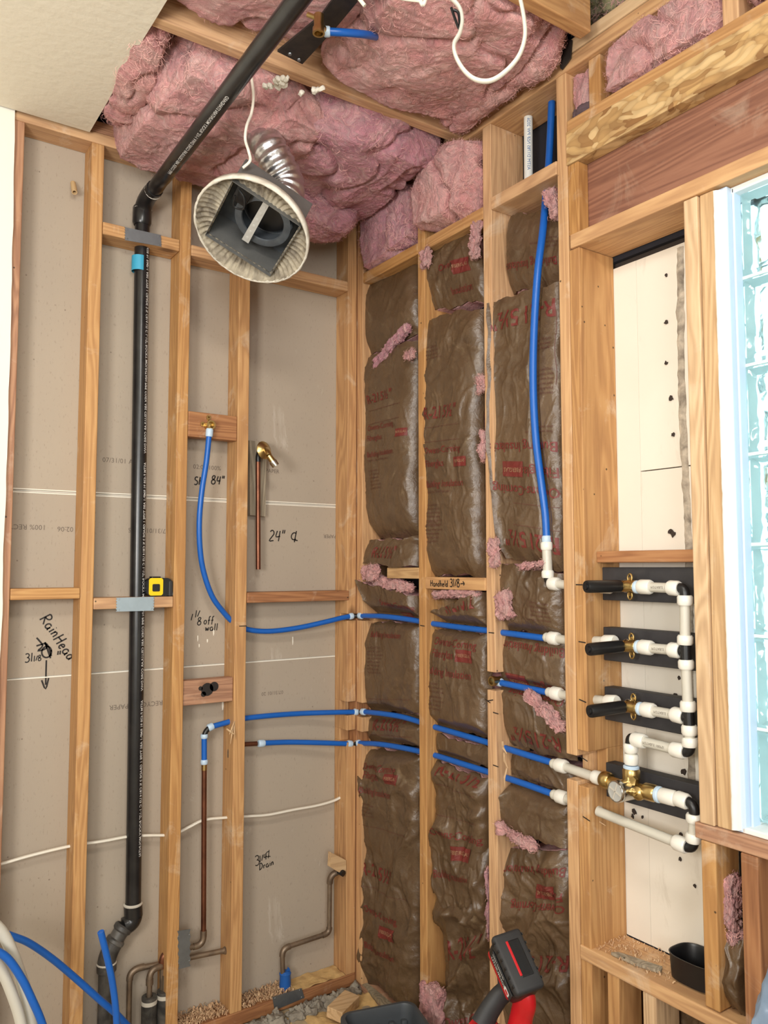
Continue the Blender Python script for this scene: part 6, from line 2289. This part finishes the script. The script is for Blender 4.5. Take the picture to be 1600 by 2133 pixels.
# plastic bag at the right edge
m = MB()
V, Fq = cube_sphere(46)
sph = V / np.linalg.norm(V, axis=1)[:, None]
P = V * .35 + sph * .65 * 1.1
zt = (P[:, 2] + 1) / 2
tap = 1.0 - .78 * np.clip(zt - .55, 0, 1) / .45
P = np.stack([-.155 + P[:, 0] * .075 * tap - .0 * zt, -1.735 + P[:, 1] * .115 * tap + .095 * np.clip(zt - .5, 0, 1) ** 1.0 * 2.0 * .5, .012 + zt * .785], 1)
q = P * np.array([9, 9, 4])
d = .022 * (ridge(q, 151, 3, .5, 1.5) - 1.0)
P = P + sph * d[:, None]
P[:, 2] = np.maximum(P[:, 2], .011)
m.add(P, Fq)
t = tag(part('plastic_bag', m, M_BAG, smooth='all'), 'crumpled blue grey plastic bag standing at the right edge before the cripple stud', 'bag')
m = MB()
for z_ in (.70, .74):
    c = onB(1565, 2080, -.21)
    m.tube(spline([(-.225, -1.655, z_), (-.238, -1.68, z_ + .003), (-.24, -1.71, z_ + .002)], 5), .0025, 6)


# loose pipe coils at the lower left
LG = 'loose coiled pipes at the lower left'
def loose(label, pts, yv_, r, mat, hollow=False):
    t = thing('loose_pipe', label, 'pipe', onA(pts[-1][0], pts[-1][1], yv_), LG)
    P = spline([onA(a, b, yv_ + k * .004) for k, (a, b) in enumerate(pts)], 8)
    P[:, 2] = np.maximum(P[:, 2], .03)
    part('pipe', MB().tube(P, r, 16), mat, t, True)
    if hollow:
        d = P[0] - P[1]; d /= np.linalg.norm(d)
        part('cut_end', MB().lathe(P[0] - d * .001, d, [(0, r * .9), (.0015, r * .98), (.0022, r * .9), (.0022, r * .62), (-.012, r * .6), (-.012, 0)], 20), mat, t, True)
    return t


loose('long blue pipe slanting across the first stud down to the floor', [(-60, 1930), (-20, 1932), (20, 1948), (60, 1964), (110, 1998), (160, 2040), (205, 2080), (250, 2120), (300, 2180), (340, 2260)], -.2, .0093, M_BLUE)
loose('short blue pipe with an open cut end standing before the vent pipe offset', [(210, 1941), (221, 1985), (233, 2040), (240, 2090), (243, 2133), (243, 2200), (240, 2290)], -.25, .0093, M_BLUE, True)
loose('blue pipe curving in front of the white coil at the left edge', [(-80, 1945), (-20, 1975), (15, 1996), (45, 2038), (68, 2085), (88, 2133), (110, 2210), (120, 2300)], -.45, .0093, M_BLUE)
loose('upper thick white pipe of the coil at the left edge', [(-90, 1870), (-30, 1912), (4, 1942), (30, 1995), (50, 2060), (66, 2133), (80, 2220), (86, 2300)], -.40, .0135, M_WPEX)
loose('lower white pipe of the coil at the left edge', [(-90, 1940), (-30, 1985), (0, 2015), (25, 2070), (44, 2133), (55, 2220), (60, 2300)], -.42, .0125, M_WPEX)
loose('inner white pipe of the coil just right of the others', [(-90, 1850), (-20, 1908), (20, 1960), (46, 2025), (68, 2095), (80, 2150), (92, 2260), (96, 2300)], -.36, .0085, M_WPEX)

# mortar rubble, offcut, sawdust and shavings
m = MB()
for k in range(120):
    x_ = -.47 + .45 * random.random()
    r = random.uniform(.005, .019)
    lump(m, (x_, -.028 - .045 * random.random() * (1 - abs(x_ + .3)), .03 + r * .5), (r * 1.5, r, r * .8), (random.random(), random.random(), random.random() * 3), 8, .007, 55, 160 + k % 5, .25, .006, fine=.003)
tag(part('mortar_rubble', m, M_RUB, smooth='all'), 'grey broken mortar along the bottom plate in the corner', 'rubble', kind='stuff')
m = MB()
gx, gy = np.meshgrid(np.linspace(-.34, -.005, 50), np.linspace(-.46, -.03, 50), indexing='ij')
q = np.stack([gx.ravel() * 14, gy.ravel() * 14, gx.ravel() * 0], 1)
h_ = .026 + .016 * (fbm(q, 171, 4).reshape(gx.shape) + .55) * np.clip(1.6 - np.hypot(gx + .07, gy + .1) / .2, 0, 1)
m.grid(np.stack([gx, gy, h_], -1))
M_DUST = m_plain('sawdust', srgb(212, 176, 118), 0.95, var=.6, vscale=30, var_c=srgb(168, 136, 92), bump=.5, bscale=90)
tag(part('sawdust_heap', m, M_DUST, smooth='all'), 'yellow sawdust and dirt heaped in the corner of the floor', 'sawdust', kind='stuff')
m = MB().bevel_box(-.06, .06, -.03, .03, -.018, .018, .002)
R_ = Matrix.Translation(onZ(715, 2096, .062)) @ Matrix.Rotation(.5, 4, 'Z') @ Matrix.Rotation(.12, 4, 'X')
m.xform_from(0, R_)
tag(part('wood_offcut', m, PALE['x']), 'small pale wood offcut lying behind the grey tub', 'wood block')
ply = MB().plate([onZ(742, 2046, .04), onZ(760, 2050, .04), onZ(845, 2120, .04), onZ(835, 2133, .04)], (0, 0, 1), .012)
tag(part('wood_strip', ply, OLDW), 'grey weathered wood strip on the floor along the kraft paper', 'wood strip')


def curls(m, n, f, size=.010):
    for k in range(n):
        c, nz_ = f()
        a = random.uniform(0, 6.28); s_ = size * random.uniform(.6, 1.6)
        u_ = np.array([math.cos(a), math.sin(a), random.uniform(-.3, .5)]); v_ = np.array([-math.sin(a), math.cos(a), random.uniform(-.3, .3)])
        w_ = s_ * random.uniform(.07, .17)
        P = []
        for i_ in range(4):
            tt = i_ / 3
            p = c + u_ * s_ * (tt - .5) + np.array([0, 0, s_ * .7 * math.sin(tt * math.pi) * random.uniform(.3, 1)])
            P += [p - v_ * w_, p + v_ * w_]
        m.add(P, [(0, 1, 3, 2), (2, 3, 5, 4), (4, 5, 7, 6)])
    return m


m = curls(MB(), 1500, lambda: (np.array([random.choice([random.uniform(-.66, -.49), random.uniform(-.445, -.25)]), random.uniform(.004, .086), .079 + .012 * random.random() ** 2]), 0))
tag(part('wood_shavings', m, M_SHAV), 'pale curled wood shavings scattered on the bottom plate between the studs', 'shavings', kind='stuff')
m = curls(MB(), 360, lambda: (np.array([random.uniform(.01, .137), -1.09 - .25 * random.random() ** 1.4, .584 + .004 * random.random() ** 2]), 0), .007)
tag(part('sill_shavings', m, M_SHAV), 'fine shavings and sawdust strewn over the niche sill', 'shavings', kind='stuff')
m = MB()
gx, gy = np.meshgrid(np.linspace(-.25, -.042, 30), np.linspace(.001, .088, 16), indexing='ij')
q = np.stack([gx.ravel() * 22, gy.ravel() * 22, gx.ravel() * 0], 1)
m.grid(np.stack([gx, gy, .0785 + .006 * np.clip(fbm(q, 181, 3).reshape(gx.shape) + .3, 0, 1)], -1))
tag(part('sawdust_drift', m, M_DUST, smooth='all'), 'drift of sawdust on the bottom plate beside the corner stud', 'sawdust', kind='stuff')
# splinters at the bored holes of the third stud and the notches
m = MB()
for a, b in (((489, 1502), (478, 1530)), ((472, 1518), (491, 1532)), ((488, 1508), (489, 1540)), ((486, 1512), (480, 1550))):
    p, q_ = onA(*a, .0), onA(*b, -.012)
    m.tube([p, lerp(p, q_, .5), q_], [.0022, .003, .0008], 5)
part('splinter', m, PALE['z'], wl, kind='stuff')
m = MB()
for a, b in (((1047, 1545), (1056, 1570)), ((1050, 1568), (1058, 1600)), ((1056, 1600), (1052, 1640)), ((1232, 1695), (1262, 1720)), ((1250, 1690), (1284, 1706)), ((1237, 1690), (1242, 1730))):
    x_ = .05 if a[0] > 1100 else -.003
    p, q_ = onB(*a, x_), onB(*b, x_ - .008)
    m.tube([p, lerp(p, q_, .5) + np.array([-.006, 0, 0]), q_], [.0026, .0034, .0008], 5)
part('splinter', m, PALE['z'], wr, kind='stuff')

# white shredded fluff between the joist and the mauve batt
mb = MB()
for k in range(16):
    c = onZ(545 + 60 * random.random() + (70 if k > 11 else 0), 160 + 22 * random.random() + (20 if k > 11 else 0), 2.862)
    lump(mb, c, (.010, .007, .008), (random.random(), 0, random.random() * 3), 8, .004, 60, 190 + k, .6, .003, fine=.002)
tag(part('white_fluff', mb, M_PAINT, smooth='all'), 'bits of white shredded fluff caught along the near joist behind the black pipe', 'fluff', kind='stuff')
